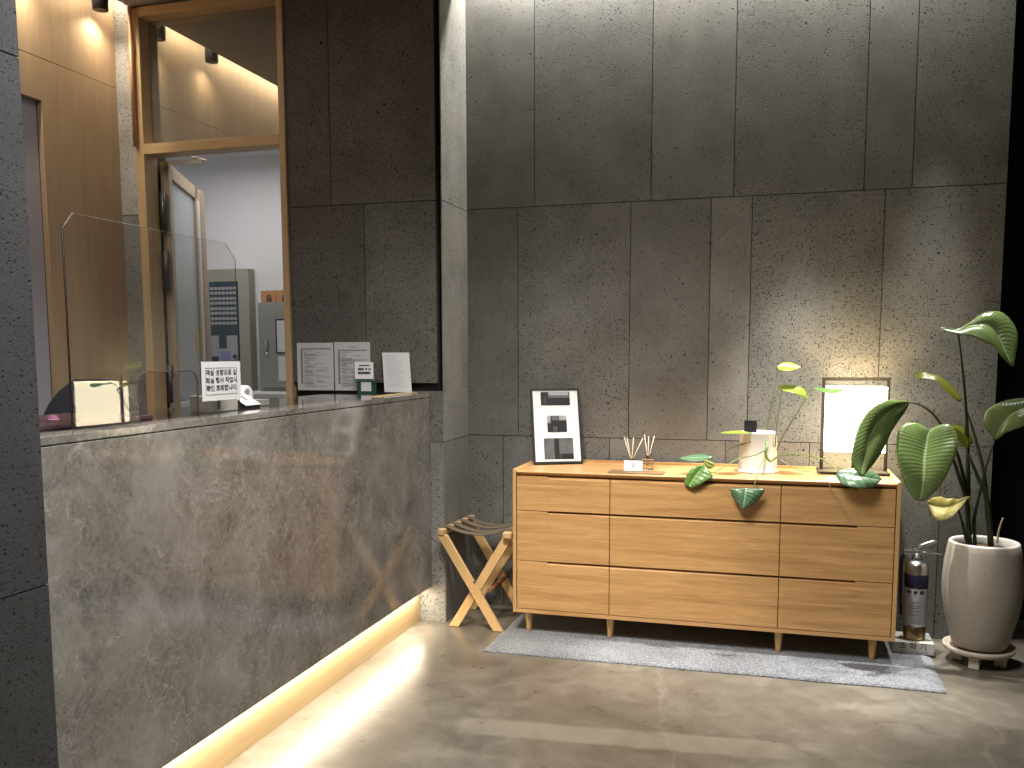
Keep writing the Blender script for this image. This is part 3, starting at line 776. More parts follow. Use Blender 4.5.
for r in range(3):
    for c in range(3):
        x0, x1 = cols[c] + g, cols[c + 1] - g; z0, z1 = rows_[r] + g, rows_[r + 1] - g
        mb = MB()
        full = [(YF + .0215, z0), (YF + .0015, z0), (YF + .0015, z1), (YF + .0215, z1)]
        cut = [(YF + .0215, z0), (YF + .0015, z0), (YF + .0015, z1 - .0115), (YF + .0215, z1 - .0115)]
        segs = []
        a, b = max(x0, xa), min(x1, xb)
        if a > x0 + .001: segs.append((x0, a, full))
        segs.append((a, b, cut))
        if b < x1 - .001: segs.append((b, x1, full))
        for s0, s1, pf_ in segs: mb.prism(pf_, 'x', s0, s1)
        d = part(mb, 'drawer', M['oak'], sb, bevel=.0008)
        part(MB().prism([(YF + .0215, z1 - .0110), (YF + .0017, z1 - .0110), (YF + .004, z1 - .0085), (YF + .0215, z1 - .003)], 'x', a + .0005, b - .0005), 'finger_pull', M['oak'], d)
for x in (-1.066, -.687, .040, .415):
    for y in (YF + .045, YB - .05):
        part(MB().lathe([(.0105, 0), (.0115, .002), (.0185, .088), (.019, .0945)], (x, y, .0104), 20), 'leg', M['oak_z'], sb)

# rug
rc = [P(482, 650, z=.01), P(945, 691, z=.01), P(929, 646, z=.01), P(527, 611, z=.01)]
rc = [Vector((-1.188, -.725, 0)), Vector((.650, -.715, 0)), Vector((.662, -.11, 0)), Vector((-1.172, -.11, 0))]
mb = MB(); rows = []
nx, ny = 60, 22
for j in range(ny + 1):
    row = []
    for i in range(nx + 1):
        u, v = i / nx, j / ny
        p = rc[0].lerp(rc[1], u).lerp(rc[3].lerp(rc[2], u), v)
        e = min(u * 1.84, (1 - u) * 1.84, v * .61, (1 - v) * .61)
        h = .0102 - .006 * max(0, 1 - e / .012)
        p.z = h; p.x += .003 * math.sin(v * 14) * (1 if u in (0, 1) else 0); p.y += .003 * math.sin(u * 23) * (1 if v in (0, 1) else 0)
        row.append(p)
    rows.append(row)
mb.grid(rows)
n = len(mb.v)
edge = [j * (nx + 1) for j in range(ny + 1)]
ring = [i for i in range(nx + 1)] + [j * (nx + 1) + nx for j in range(1, ny + 1)] + [ny * (nx + 1) + i for i in range(nx - 1, -1, -1)] + [j * (nx + 1) for j in range(ny - 1, 0, -1)]
base = []
for k in ring: mb.v.append(Vector((mb.v[k].x, mb.v[k].y, .0005))); base.append(len(mb.v) - 1)
for k in range(len(ring)):
    q = (k + 1) % len(ring); mb.face((ring[k], base[k], base[q], ring[q]))
rug = mb.build('rug', M['rug']); tag(rug, 'thin blue-grey rug lying under the oak sideboard', 'rug')

# ------------------------------------------------------------------ folding luggage stool
st = thing('folding_stool', (-1.32, -.25, 0), 'folding beech luggage rack with woven straps beside the sideboard', 'luggage rack')
ZR = .455
def leg(x0, z0, x1, z1, y):
    return MB().beam((x0, y, z0), (x1, y, z1), .034, .018, (1, 0, 0) if False else (0, 0, 1))
def xleg(xt, xb_, y):
    # slanting leg cut level at the floor
    dx = xb_ - xt; h = .041 * math.sqrt(1 + (dx / (ZR - .02)) ** 2) / 2
    return MB().prism([(xb_ - h, .0012), (xb_ + h, .0012), (xt + h, ZR - .012), (xt - h, ZR - .012)], 'y', y - .0095, y + .0095)
part(xleg(-1.480, -1.206, -.428), 'leg', M['pine'], st, bevel=.002)
part(xleg(-1.164, -1.432, -.405), 'leg', M['pine'], st, bevel=.002)
part(xleg(-1.456, -1.190, -.085), 'leg', M['pine'], st, bevel=.002)
part(xleg(-1.164, -1.446, -.110), 'leg', M['pine'], st, bevel=.002)
part(MB().beam((-1.484, -.445, ZR), (-1.452, -.070, ZR + .006), .030, .030, (0, 0, 1)), 'rail', M['pine_y'], st, bevel=.006, seg=3)
part(MB().beam((-1.162, -.440, ZR), (-1.158, -.070, ZR + .004), .030, .042, (0, 0, 1)), 'rail', M['pine_y'], st, bevel=.006, seg=3)
part(MB().tube([(-1.258, -.404, .185), (-1.258, -.108, .185)], .011, 12), 'stretcher', plain('stretcher_brown', (.22, .09, .03), .5), st)
part(MB().tube([(-1.384, -.418, .165), (-1.384, -.095, .165)], .009, 12), 'stretcher', M['pine_y'], st) if False else None
for y in (-.438, -.075): part(MB().tube([(-1.319, y, .228), (-1.319, y + (.012 if y > -.2 else -.003), .228)], .006, 10), 'pivot_bolt', M['iron'], st)
for k, y in enumerate((-.385, -.300, -.215, -.130)):
    sag = .030 + .004 * (k % 2)
    xr = -1.484 + .0853 * (y + .445)
    pts = [(xr - .0172, ZR - .018), (xr - .0175, ZR + .012), (xr - .012, ZR + .0195), (xr + .016, ZR + .0195)]
    for i in range(1, 12):
        u = i / 12; pts.append((xr + .016 + (-1.180 - xr - .016) * u, ZR + .0195 - sag * 4 * u * (1 - u)))
    pts += [(-1.180, ZR + .0195), (-1.142, ZR + .0195), (-1.135, ZR + .012), (-1.135, ZR - .018)]
    mb = MB(); mb.grid([[(x, y - .024, z) for x, z in pts], [(x, y - .008, z + .0012) for x, z in pts], [(x, y + .008, z + .0012) for x, z in pts], [(x, y + .024, z) for x, z in pts]])
    part(mb, 'strap', M['strap'], st, solid=.003)

# ------------------------------------------------------------------ things on the sideboard
# picture frame leaning on the wall
fr = thing('picture_frame', (-.985, -.16, TT), 'black framed trio of monochrome photographs leaning on the stone wall', 'picture')
th, ph, FW, FH = .42, .30, .237, .368
RF = rz(th) @ Matrix.Rotation(-ph, 3, 'X')
fo = Vector((-.985, -.166, TT + .0035))
def fbox(a, b): return MB().box(a, b, rot=RF, loc=fo)
mb = MB()
for a, b in (((-FW / 2, -.009, 0), (FW / 2, .009, .010)), ((-FW / 2, -.009, FH - .010), (FW / 2, .009, FH)), ((-FW / 2, -.009, .010), (-FW / 2 + .009, .009, FH - .010)), ((FW / 2 - .009, -.009, .010), (FW / 2, .009, FH - .010))):
    mb.box(a, b, rot=RF, loc=fo)
part(mb, 'frame', M['black'], fr)
part(fbox((-FW / 2 + .009, -.0065, .010), (FW / 2 - .009, .003, FH - .010)), 'mount', M['paper_white'], fr)
part(fbox((-FW / 2 + .009, .0032, .010), (FW / 2 - .009, .006, FH - .010)), 'backboard', M['kraft'], fr)
def photo(u0, u1, v0, v1, shapes):
    X = lambda u: -FW / 2 + u * FW
    Z = lambda v: v * FH
    p = part(fbox((X(u0), -.0074, Z(v0)), (X(u1), -.0066, Z(v1))), 'photograph', M['photo'], fr)
    for (a, b, c, d, m) in shapes:
        part(fbox((X(u0 + a * (u1 - u0)), -.0080, Z(v0 + c * (v1 - v0))), (X(u0 + b * (u1 - u0)), -.0075, Z(v0 + d * (v1 - v0)))), 'picture_tone', M[m], p)
photo(.20, .80, .775, .955, [(.0, .27, .0, 1, 'photo_dark'), (.12, .17, .1, .85, 'photo_mid'), (.27, 1, .0, .55, 'photo_dark'), (.27, .95, .75, .98, 'photo_light'), (.27, 1, .55, .75, 'photo_mid')])
photo(.31, .71, .415, .635, [(.0, 1, .0, .72, 'photo_dark'), (.0, .18, .55, 1, 'photo_light'), (.30, .50, .04, .34, 'photo_light'), (.24, .6, .72, 1, 'photo_mid'), (.62, 1, .72, 1, 'photo_light')])
photo(.22, .82, .055, .335, [(.0, .35, .0, 1, 'photo_mid'), (.35, .52, .0, 1, 'photo_dark'), (.52, 1, .25, .95, 'photo_mid'), (.0, .14, .55, 1, 'photo_light'), (.64, 1, .0, .26, 'photo_dark')])

# tray, card, diffusers
tx0, tx1 = P(608, 473, y=-.41).x, P(663.5, 474, y=-.41).x
tr_ = MB().box((tx0, -.425, TT + .0005), (tx1, -.335, TT + .0065)).build('slim_tray', wood('tray_walnut', (.16, .085, .04), (.28, .16, .08), 'x', .4), None, bevel=.0025, loc=((tx0 + tx1) / 2, -.38, TT))
tag(tr_, 'thin dark-edged wooden tray under the small white card', 'tray')
kx0, kx1 = P(624, 470, y=-.375).x, P(642.5, 470, y=-.375).x
kd = thing('name_card', ((kx0 + kx1) / 2, -.37, TT + .007), 'small white card with a grey emblem in front of the reed diffusers', 'card')
Rk = Matrix.Rotation(-.14, 3, 'X'); ko = Vector(((kx0 + kx1) / 2, -.378, TT + .0085)); kw = (kx1 - kx0) / 2
part(MB().box((-kw, -.0015, 0), (kw, 0, .046), rot=Rk, loc=ko), 'card', M['paper_white'], kd)
part(MB().prism([(-.380, TT + .0068), (-.352, TT + .0068), (-.352, TT + .010), (-.374, TT + .012)], 'x', kx0 + .002, kx1 - .002), 'card_base', M['acrylic'], kd)
mb = MB()
for a, b, c, d in ((-.007, -.004, .019, .033), (.003, .007, .023, .033), (-.007, .007, .030, .033), (-.003, .004, .017, .024), (-.002, .001, .014, .018)):
    mb.box((a, -.0021, c), (b, -.0016, d), rot=Rk, loc=ko)
part(mb, 'emblem', plain('emblem_grey', (.25, .28, .36), .7), kd)

def diffuser(px, y, w, h, reeds, label):
    x = P(px, 465, y=y).x; z = TT + .0005
    t = thing('reed_diffuser', (x, y, z), label, 'reed diffuser', 'reed diffusers on the sideboard')
    def rect(s, z0): return [(x - s, y - s, z0), (x + s, y - s, z0), (x + s, y + s, z0), (x - s, y + s, z0)]
    part(MB().box((x - w / 2, y - w / 2, z), (x + w / 2, y + w / 2, z + h)), 'bottle', M['glass'], t, bevel=.004, seg=3)
    part(MB().box((x - w / 2 + .005, y - w / 2 + .005, z + .006), (x + w / 2 - .005, y + w / 2 - .005, z + h * .55)), 'perfume', M['oil'], t)
    part(MB().lathe([(.011, 0), (.012, .002), (.012, .014), (.010, .016)], (x, y, z + h), 18), 'collar', M['brass'], t)
    for (dx, dy, ln) in reeds:
        part(MB().tube([(x - dx * .25, y - dy * .2, z + h * .3), (x + dx, y + dy, z + h + ln)], .0019, 6), 'reed', M['reed'], t)
diffuser(631.5, -.300, .050, .042, [(-.036, .01, .108), (-.020, -.01, .106), (.006, .012, .106), (.050, .0, .106)], 'reed diffuser with four splayed reeds behind the small white card')
diffuser(647.8, -.255, .050, .052, [(-.018, .01, .108), (.004, -.012, .100), (.028, .0, .102)], 'reed diffuser with three upright reeds right of the white card')

# table lamp
lx0, lx1 = .200, .470; ly = -.142
tl = thing('table_lamp', ((lx0 + lx1) / 2, ly, TT), 'lit table lamp with a glowing box shade in an open bronze frame', 'lamp')
part(MB().box((lx0 - .014, ly - .085, TT + .0005), (lx1 + .008, ly + .085, TT + .014)), 'base', M['lamp_metal'], tl, bevel=.002)
mb = MB(); a, b, z0, z1 = lx0 + .003, lx1 - .003, TT + .0145, 1.176
mb.box((a - .007, ly - .007, z0), (a + .007, ly + .007, z1)); mb.box((b - .007, ly - .007, z0), (b + .007, ly + .007, z1)); mb.box((a + .007, ly - .007, z1 - .014), (b - .007, ly + .007, z1))
part(mb, 'frame', M['lamp_metal'], tl)
sx0, sx1, sy0, sy1, sz0, sz1 = lx0 + .012, lx1 - .012, ly - .065, ly + .065, .856, 1.136
mb = MB()
mb.box((sx0, sy0, sz0), (sx1, sy0 + .003, sz1)); mb.box((sx0, sy1 - .003, sz0), (sx1, sy1, sz1)); mb.box((sx0, sy0 + .003, sz0), (sx0 + .003, sy1 - .003, sz1)); mb.box((sx1 - .003, sy0 + .003, sz0), (sx1, sy1 - .003, sz1))
part(mb, 'shade', M['lampshade'], tl)
part(MB().tube([((lx0 + lx1) / 2, ly, TT + .0145), ((lx0 + lx1) / 2, ly, .90)], .006, 10), 'socket_stem', M['lamp_metal'], tl)
part(MB().lathe([(.0, 0), (.012, .0), (.012, .02), (.022, .045), (.02, .07), (.0, .085)], ((lx0 + lx1) / 2, ly, .905), 20), 'bulb', M['bulb'], tl)

# ------------------------------------------------------------------ leaves from outline curves
def leafsurf(Lp, Mp, Rp, yM, dL=0, dR=0, bulge=.0, n=26, wv=.0):
    """surface through left edge, midrib, right edge (image points with their own distance)"""
    def lift(pts, off):
        k = len(pts); ys = yM if hasattr(yM, '__len__') else (yM, yM); out = []
        for i, (a, b) in enumerate(pts):
            t = i / (k - 1); tt = t * (len(ys) - 1); j = min(int(tt), len(ys) - 2); yy = ys[j] + (ys[j + 1] - ys[j]) * (tt - j)
            o = off * math.sin(PI * min(1, max(0, t))) ** .6 if off else 0
            out.append(P(a, b, y=yy + o))
        return out
    A, B, C = crom(lift(Lp, dL), n), crom(lift(Mp, 0), n), crom(lift(Rp, dR), n)
    rows, uvs = [], []
    for i in range(n):
        t = i / (n - 1); w = math.sin(PI * t) ** .7
        nrm = (A[i] - B[i]).cross(C[i] - B[i]); tng = (B[min(i + 1, n - 1)] - B[max(i - 1, 0)])
        side = (C[i] - A[i]); nr = tng.cross(side); nr = nr.normalized() if nr.length > 1e-9 else Vector((0, -1, 0))
        if nr.y > 0: nr = -nr
        r, u = [], []
        for j in range(-8, 9):
            s = j / 8; e = A[i] if s < 0 else C[i]; k = abs(s)
            p = B[i].lerp(e, k) + nr * (bulge * w * math.sin(PI * k)) + nr * (wv * w * k * k * math.sin(t * 23 + (2 if s > 0 else 0)))
            r.append(p); u.append((.5 + s / 2, t))
        rows.append(r); uvs.append(u)
    return MB().grid(rows, uvs)
def stem3(pts, rad, n=20):
    q = crom([P(a, b, y=y) for a, b, y in pts], n)
    r = [rad[0] + (rad[1] - rad[0]) * i / (n - 1) for i in range(n)]
    return MB().tube(q, r, 10)

# big pot plant on the floor
px_, py_ = .838, -.30
pt = thing('bird_of_paradise_plant', (px_, py_, 0), 'tall potted bird-of-paradise plant with broad paddle leaves at the dark right corner', 'potted plant')
prof = [(.0, .078), (.098, .078), (.104, .084), (.118, .13), (.138, .21), (.150, .29), (.1515, .34), (.147, .42), (.138, .48), (.132, .507), (.128, .512), (.121, .512), (.117, .506), (.118, .47), (0, .468)]
part(MB().lathe(prof, (px_, py_, 0), 56), 'pot', M['pot'], pt)
part(MB().lathe([(.1315, .5075), (.1285, .5135), (.121, .5135), (.1165, .506), (.1165, .478)], (px_, py_, 0), 56, cap=False), 'pot_rim', M['pot_rim'], pt)
part(MB().lathe([(.0, .482), (.06, .486), (.1165, .480)], (px_, py_, 0), 40), 'soil', M['soil'], pt)
dish = part(MB().lathe([(.0, .052), (.118, .052), (.134, .060), (.138, .078), (.134, .080), (.128, .066), (.10, .0635), (0, .0635)], (px_, py_, 0), 48), 'plant_stand', M['pot_dish'], pt)
for k in range(4):
    w = 2 * PI * k / 4 - PI / 2 - .35
    c = Vector((px_ + .082 * math.cos(w), py_ + .082 * math.sin(w), 0))
    part(MB().box((-.020, -.024, 0.001), (.020, .024, .0515), rot=rz(w + PI / 2), loc=c), 'foot', M['pot_dish'], dish, bevel=.004)
def pleaf(Lp, Mp, Rp, yM, stempts, rad, mat='leaf', dL=0, dR=0, bulge=0, wv=.0, smat='stem_dark', solid=.0012):
    l = part(leafsurf(Lp, Mp, Rp, yM, dL, dR, bulge, wv=wv), 'leaf', M[mat], pt, solid=solid)
    if stempts: part(stem3(stempts, rad), 'petiole', M[smat], l)
    return l
# top leaf
pleaf([(941, 330), (959, 334), (971, 336), (984, 342.5), (994, 346.5), (1001, 356), (1011, 366)],
      [(941, 329), (959, 331), (972, 326), (987, 325), (997, 334), (1004, 349), (1012, 366)],
      [(941, 327.5), (958, 330), (968, 324), (983, 313), (1003, 313), (1018, 334), (1014, 366.5)], (-.36, -.36, -.38, -.42), 
      [(969, 548, -.28), (968, 500, -.28), (967.5, 450, -.29), (965, 400, -.31), (961.5, 362, -.34), (958, 332, -.36)], (.0125, .0035), dL=-.05, dR=.03, bulge=.012)
# narrow young leaf
pleaf([(915, 379), (927, 379), (938, 382), (947, 392), (958, 402)], [(915, 374), (928, 375), (940, 379), (951, 389), (961, 401)], [(915, 371.5), (928, 373), (941, 377), (953, 387), (963, 400)], (-.20, -.22, -.25),
      [(988, 520, -.28), (984, 474, -.27), (975, 438, -.26), (968, 415, -.25), (962, 401, -.25)], (.010, .003), 'leaf_olive', dL=-.02, dR=.01)
# left leaf drooping in front of the lamp
pleaf([(908, 401), (898, 400), (886, 400.5), (871, 408), (859, 425), (854, 442), (851.5, 462), (859.5, 475.5)],
      [(909, 402), (901, 405), (893, 409), (879, 421), (870, 436), (866, 453), (863, 466), (861, 476)],
      [(909, 404), (905, 412), (900, 419), (892, 431), (885, 446), (876, 461), (869, 470), (863, 476)], (-.36, -.44, -.52, -.57),
      [(969, 545, -.29), (968, 505, -.30), (963, 475, -.31), (955, 448, -.33), (945, 430, -.34), (932, 413, -.35), (920, 405, -.36), (908, 402, -.365)], (.010, .0028), dL=-.02, dR=.035, bulge=.010)
# big centre leaf facing the viewer
pleaf([(929, 430), (917, 423), (904, 424), (897.5, 434), (896.5, 450), (899, 468), (906.5, 488), (914, 500)],
      [(930, 430), (928, 436), (926.5, 446), (924.5, 458), (924, 470), (923.5, 482), (922, 492), (919, 501)],
      [(931, 429), (941, 424.5), (951, 425.5), (957.5, 436), (957, 451), (951, 466), (940, 486), (924, 501)], (-.42, -.44, -.47, -.46),
      [(970, 546, -.31), (966, 500, -.32), (958, 474, -.34), (949, 448, -.38), (940, 433, -.41), (930, 429, -.42)], (.010, .003), dL=.02, dR=-.03, bulge=.010, wv=.002)
# curled piece behind it
pleaf([(946, 426), (955, 434), (960, 444), (966, 449)], [(946, 425), (959, 430), (967, 440), (966.5, 449)], [(948, 424), (964, 427.5), (973, 440), (967, 449)], (-.30, -.31),
      [(991, 546, -.29), (987, 500, -.30), (979.5, 481, -.30), (972, 463, -.305), (966.5, 449, -.31)], (.0125, .0035), 'leaf_olive', dR=.02)
# right leaf leaving the picture
pleaf([(995, 439), (987, 430), (983.5, 421), (987, 410), (1001, 402), (1020, 398), (1040, 400)],
      [(995, 440), (998, 433), (1002, 426), (1007, 419), (1016, 412), (1028, 407), (1041, 403)],
      [(996, 440), (1001, 437), (1006, 433), (1014, 430), (1024, 426), (1034, 419), (1042, 407)], (-.34, -.38, -.42, -.44),
      [(975, 546, -.29), (974.5, 518, -.295), (979.5, 494, -.30), (986, 467, -.32), (995, 440, -.34)], (.008, .003), dL=.03, dR=-.02, bulge=.008)
# yellowing low leaf
pleaf([(969, 496), (957, 499), (946, 498), (935, 497), (927, 501.5)], [(969, 497), (958, 504), (947, 508), (937, 507), (928, 504)], [(968, 498), (959, 509.5), (948, 519.5), (936, 519), (929, 507)], (-.36, -.39, -.38),
      [(971, 530, -.30), (971.5, 512, -.33), (969, 497, -.36)], (.005, .003), 'leaf_yellow', dL=.02, dR=-.045, bulge=.006, wv=.004, smat='stem')
part(stem3([(966, 540, -.31), (962, 522, -.31), (958, 509, -.32)], (.006, .004)), 'petiole', M['stem_dark'], pt)
part(stem3([(997, 543, -.24), (999, 530, -.24), (1003, 518, -.25)], (.005, .003)), 'shoot', M['stem_pale'], pt)

# climbing plant in the white pot on the sideboard
wx, wy = P(757.5, 472, y=-.20).x, -.195
cp = thing('climbing_plant', (wx, wy, TT), 'trailing climber with heart leaves in a white pot on the sideboard', 'potted plant')
part(MB().lathe([(.0, .0005), (.090, .0005), (.092, .006), (.086, .012), (.0835, .020), (.079, .172), (.080, .178), (.077, .180), (.074, .174), (.074, .150), (0, .148)], (wx, wy, TT), 48), 'pot', M['ceramic'], cp)
part(MB().lathe([(0, .158), (.04, .160), (.0735, .154)], (wx, wy, TT), 30), 'soil', M['soil'], cp)
a, b = P(744, 430, y=-.20), P(757, 420.5, y=-.20)
part(MB().box((a.x, -.202, TT + .158), (b.x, -.199, b.z), rot=None), 'plant_tag', M['black'], cp)
part(stem3([(765, 436, -.20), (767, 446, -.285), (765.5, 454, -.30), (770, 461, -.29), (777, 457, -.28)], (.007, .004)), 'main_stem', M['stem'], cp)
def cleaf(Lp, Mp, Rp, yM, stempts, rad=(.003, .002), mat='leaf_pot', dL=0, dR=0, bulge=.004, smat='stem'):
    l = part(leafsurf(Lp, Mp, Rp, yM, dL, dR, bulge, n=20), 'leaf', M[mat], cp, solid=.0008)
    if stempts: part(stem3(stempts, rad, 18), 'petiole', M[smat], l)
cleaf([(777, 367), (780, 370), (787, 371), (794, 369.8), (801, 367.5)], [(777, 367), (783, 366.5), (789, 367), (795, 367.5), (801, 367.3)], [(777, 366.5), (782, 363), (789, 362), (796, 364.5), (801, 367)], (-.22, -.22),
      [(766, 436, -.21), (769, 418, -.21), (772, 402, -.215), (776, 380, -.22), (777.5, 367, -.22)], (.0028, .0010), 'leaf_lime', dL=-.06, dR=.03)
cleaf([(778, 387), (784, 391), (794, 393), (801, 396), (808.5, 399.5)], [(778, 386.5), (786, 388), (795, 389), (803, 393), (808.5, 399)], [(778, 386), (786, 385), (796, 385.5), (804, 389), (809, 398)], (-.24, -.26),
      [(775, 447, -.24), (776.5, 430, -.24), (779, 410, -.24), (782, 391, -.24)], (.003, .0014), 'leaf_lime', dL=-.05, dR=.03)
cleaf([(813, 388.5), (820, 391), (831, 394), (840, 392), (845, 389.6)], [(813, 388), (821, 389.5), (830, 391), (838, 390.5), (845, 389.5)], [(813, 387.5), (821, 387.5), (830, 389), (838, 389), (845, 389.3)], (-.27, -.28),
      [(777, 450, -.25), (783, 436, -.25), (793, 420, -.25), (804, 402, -.26), (808, 392, -.265), (814, 388.3, -.27)], (.003, .0014), 'leaf_pot', dL=-.05, dR=.04)
# bright left leaf hanging over the front edge
cleaf([(704, 465), (696, 466), (690, 470), (685.5, 478), (684.5, 484), (692, 487.5)], [(704.5, 465.5), (700, 470), (696, 475), (692.5, 480), (690, 484.5), (691, 488)], [(705, 465.5), (708, 470), (713, 476.5), (706, 481), (699, 485), (692, 488)], (-.435, -.455, -.47),
      [(768, 449, -.29), (755, 455, -.31), (738, 459, -.35), (722, 468, -.40), (712, 473, -.44), (705, 466, -.44)], (.0030, .0018), 'leaf_pot', dL=0, dR=-.01)
cleaf([(712, 457.5), (704, 460), (697, 461.5), (689, 461), (680, 459)], [(712, 457), (704, 457.5), (697, 458), (689, 458.3), (680, 458.5)], [(712, 456.5), (704, 454), (696, 454), (688, 455.5), (680, 458)], (-.35, -.36),
      [(764, 437, -.22), (750, 442, -.27), (734, 447, -.31), (722, 454, -.34), (712, 457, -.35)], (.0026, .0016), 'leaf_blue', dL=-.04, dR=.04)
cleaf([(704, 461), (706, 467), (710, 469), (714, 467)], [(704, 460.5), (708, 463.5), (711, 465), (714, 466)], [(705, 460), (709, 461), (713, 462.5), (715, 465)], (-.40, -.41), None, (.0026, .0016), 'leaf_lime')
cleaf([(750, 433.6), (740, 434), (732, 434), (721, 433.5)], [(750, 433), (741, 432.6), (731, 432.6), (721, 433)], [(750, 432.5), (741, 431), (731, 431.3), (721, 432.6)], (-.28, -.31),
      [(764, 437, -.21), (757, 434, -.25), (750, 433, -.28)], (.0022, .0014), 'leaf_lime', dL=-.06, dR=.03)
part(stem3([(721, 433.5, -.31), (712, 444, -.33), (704, 454, -.35)], (.0016, .0012)), 'petiole', M['stem'], cp)
# blue-green leaf hanging in front of the drawers
cleaf([(730, 489), (732, 496), (737, 503), (742, 508.5)], [(746, 488), (745.5, 494), (744, 502), (743, 509)], [(765, 489), (762, 495.5), (754, 504), (743.5, 509)], (-.485, -.505),
      [(766, 452, -.28), (762, 463, -.36), (757, 474, -.45), (754, 488, -.488)], (.0028, .0018), 'leaf_blue', dL=.008, dR=.008, bulge=.010)
# dark leaf lying over the right front edge
cleaf([(836, 476), (842, 484), (852, 487.5), (864, 488.5), (874, 487), (880, 481)], [(836, 474), (846, 475), (856, 476.5), (866, 478), (874, 479.5), (881, 480)], [(837, 472), (845, 468.5), (856, 468.5), (868, 469.5), (876, 473), (882, 479)], (-.475, -.50, -.475),
      [(779, 455, -.27), (795, 454.5, -.31), (812, 456, -.36), (826, 461, -.42), (838, 471, -.475)], (.003, .0018), 'leaf_blue', dL=-.03, dR=.035, bulge=.006)
rt_ = part(stem3([(780, 459, -.29), (790, 466, -.33), (802, 471, -.37), (817, 472.5, -.42), (826, 479, -.462), (832, 490, -.474), (841, 503, -.474), (847, 513.5, -.474)], (.0022, .0013), 30), 'aerial_root', M['root'], cp)

# ------------------------------------------------------------------ fire extinguisher and its base sign
ex, ey = .5985, -.225
es = thing('extinguisher_base', (ex - .01, -.21, 0), 'pale plastic base with black lettering under the fire extinguisher', 'base')
part(MB().box((.508, -.292, .0112), (.672, -.14, .062)), 'block', M['sign_stone'], es, bevel=.003)
mb = MB(); text_mesh(mb, '소 화 기', .033, (.588, -.2926, .0435), (1, 0, 0), (0, 0, 1), .0004); text_mesh(mb, 'FIRE EXTINGUISHER', .0125, (.592, -.2926, .0195), (1, 0, 0), (0, 0, 1))
part(mb, 'lettering', M['ink'], es)
xt = thing('fire_extinguisher', (ex, ey, .0625), 'silver fire extinguisher with a navy band between sideboard and plant pot', 'fire extinguisher')
z0 = .0625; r = .047
part(MB().lathe([(.0, 0), (r * .93, 0), (r * .95, .004), (r * .95, .058), (r * .9, .060), (0, .060)], (ex, ey, z0), 36), 'foot_ring', M['brass'], xt)
part(MB().lathe([(r * .95, .060), (r, .066), (r, .312), (r * .97, .324), (r * .80, .336), (.022, .343), (0, .343)], (ex, ey, z0), 36), 'cylinder', M['steel'], xt)
lb = part(MB().lathe([(r + .0006, .072), (r + .0008, .074), (r + .0008, .222), (r + .0006, .224)], (ex, ey, z0), 36, cap=False), 'label_wrap', M['label_white'], xt)
mb = MB()
for zz, a0, a1, hh in ((.205, -.9, -.5, .012), (.205, -.3, 0, .012), (.203, .2, .6, .014), (.165, -.5, .2, .003), (.150, -.7, .3, .002), (.140, -.7, .2, .002), (.128, -.7, .35, .002), (.112, -.7, .1, .002)):
    row0, row1 = [], []
    for i in range(7):
        w = -PI / 2 + a0 + (a1 - a0) * i / 6
        row0.append((ex + (r + .0016) * math.cos(w), ey + (r + .0016) * math.sin(w), z0 + zz)); row1.append((ex + (r + .0016) * math.cos(w), ey + (r + .0016) * math.sin(w), z0 + zz + hh))
    mb.grid([row0, row1])
part(mb, 'print', M['ink'], lb)
part(MB().lathe([(r + .0006, .226), (r + .0012, .228), (r + .0012, .282), (r + .0006, .284)], (ex, ey, z0), 36, cap=False), 'navy_band', M['navy_band'], xt)
part(MB().lathe([(.020, .343), (.020, .356), (.014, .359), (.014, .372)], (ex, ey, z0), 20), 'valve', M['iron'], xt)
hv = z0 + .366
part(MB().box((ex - .055, ey - .011, hv), (ex + .018, ey + .011, hv + .018)), 'nozzle_block', M['steel'], xt, bevel=.003)
part(MB().tube([(ex - .02, ey, hv + .022), (ex + .02, ey, hv + .040), (ex + .062, ey, hv + .058), (ex + .074, ey, hv + .058)], [.006, .008, .008, .005], 10), 'squeeze_lever', M['steel'], xt)
part(MB().tube([(ex - .01, ey, hv + .012), (ex + .05, ey, hv + .010), (ex + .098, ey, hv + .004)], [.006, .005, .003], 10), 'carry_handle', M['steel'], xt)
part(MB().tube([(ex - .05, ey, hv + .008), (ex - .062, ey, hv - .03), (ex - .060, ey, z0 + .20), (ex - .056, ey, z0 + .10)], .007, 10), 'hose', M['black'], xt)

# ================================================================== LIGHT
def area(name, loc, size, power, col, rot=(0, 0, 0), sy=None, spread=None):
    d = bpy.data.lights.new(name, 'AREA'); d.energy = power; d.color = col; d.size = size
    if sy: d.shape = 'RECTANGLE'; d.size_y = sy
    if spread: d.spread = spread
    o = bpy.data.objects.new(name, d); COL.objects.link(o); o.location = loc; o.rotation_euler = rot; return o
def spot(name, loc, target, power, col, angle, blend=.4, rad=.03):
    d = bpy.data.lights.new(name, 'SPOT'); d.energy = power; d.color = col; d.spot_size = angle; d.spot_blend = blend; d.shadow_soft_size = rad
    o = bpy.data.objects.new(name, d); COL.objects.link(o); o.location = loc
    o.rotation_euler = (Vector(target) - Vector(loc)).to_track_quat('-Z', 'Y').to_euler(); return o
def point(name, loc, power, col, rad=.02):
    d = bpy.data.lights.new(name, 'POINT'); d.energy = power; d.color = col; d.shadow_soft_size = rad
    o = bpy.data.objects.new(name, d); COL.objects.link(o); o.location = loc; return o
WARM = (1.0, .80, .55); NEU = (1.0, .93, .82); COOL = (.72, .80, 1.0)
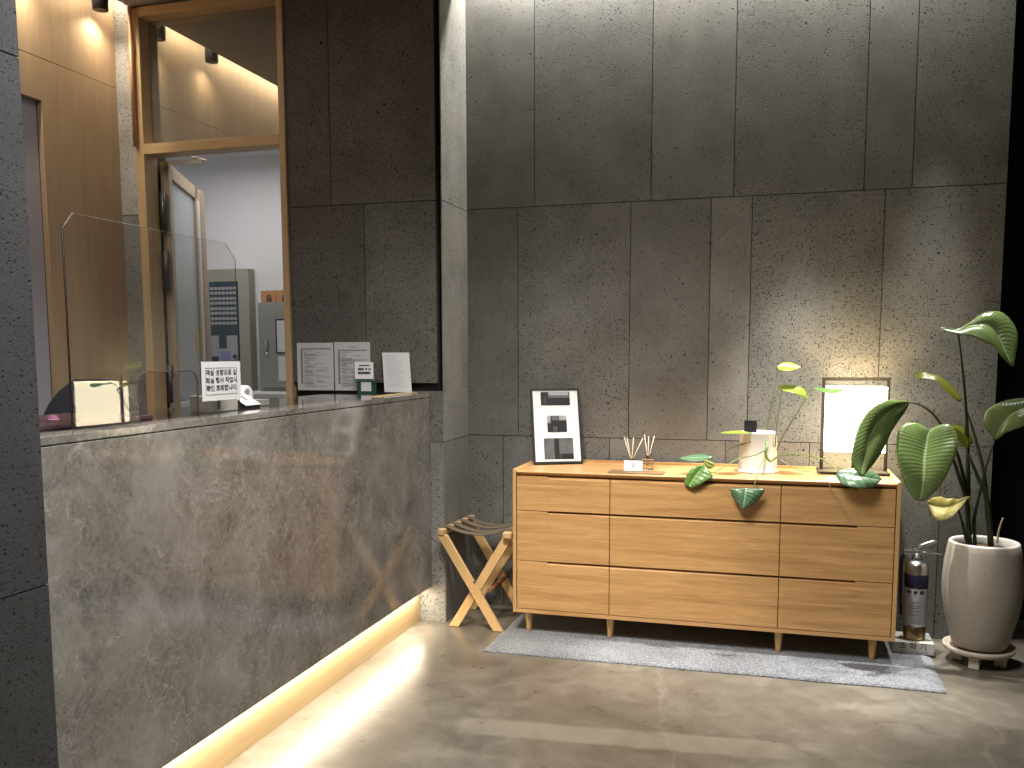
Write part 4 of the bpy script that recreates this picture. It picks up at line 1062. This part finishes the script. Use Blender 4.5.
# LED tape under the counter front
area('counter_led', (-1.604, -1.56, .168), 2.32, 11, (1.0, .90, .72), (0, 0, PI / 2), .012)
# linear wall washer in the slot over the stone wall
area('wall_washer', (-.30, -.075, 3.18), 2.3, 36, (1.0, .97, .91), (.06, 0, 0), .05)
# spotlights over the sideboard and the plants
spot('slot_downlight', (.14, -.42, 2.98), (.06, -.45, 0), 560, (1.0, .97, .92), .66, .6, .03)
spot('slot_downlight', (-.95, -.40, 2.98), (-.95, -.40, 0), 70, (1.0, .96, .90), .70, .8, .04)
# lobby downlights in front of the sideboard
spot('lobby_downlight', (-1.0, -2.0, 2.98), (-.75, -.42, .40), 400, (1.0, .93, .80), .60, .9, .12)
# table lamp
point('lamp_bulb', ((lx0 + lx1) / 2, ly, 1.02), 2.6, (1.0, .88, .64), .02)
# reception slot: light line and the two spotlights
area('slot_light_line', (-3.155, -1.7, 3.08), 2.7, 15, (1.0, .86, .66), (.3, 0, PI / 2), .02)
spot('slot_spot', (-3.175, -.515, 2.93), (-3.20, -.50, 0), 9, (1.0, .84, .62), 2.4, 1.0, .03)
spot('slot_spot', (-3.165, -.975, 2.95), (-3.20, -.97, 0), 9, (1.0, .84, .62), 2.4, 1.0, .03)
area('back_room_light', (-3.3, .35, 2.56), .9, 11, (1.0, .97, .95))
area('reception_light', (-2.4, -1.6, 2.97), .8, 5, (1.0, .93, .86))
# added soft fill for the marble and the lobby, no fixture of its own
area('lobby_fill', (-.65, -2.4, 2.97), 1.2, 76, (1.0, .97, .94), spread=2.3)
spot('slot_downlight', (.66, -.15, 2.98), (.62, -.42, 0), 240, (1.0, .97, .92), .52, .6, .03)
w = bpy.data.worlds.new('world'); SC.world = w; w.use_nodes = True
w.node_tree.nodes['Background'].inputs[0].default_value = (.5, .5, .55, 1); w.node_tree.nodes['Background'].inputs[1].default_value = .02

vs = SC.view_settings
vs.view_transform = 'Standard'; vs.look = 'None'; vs.exposure = 0.12; vs.gamma = 1.0
try: vs.use_curve_mapping = False
except Exception: pass
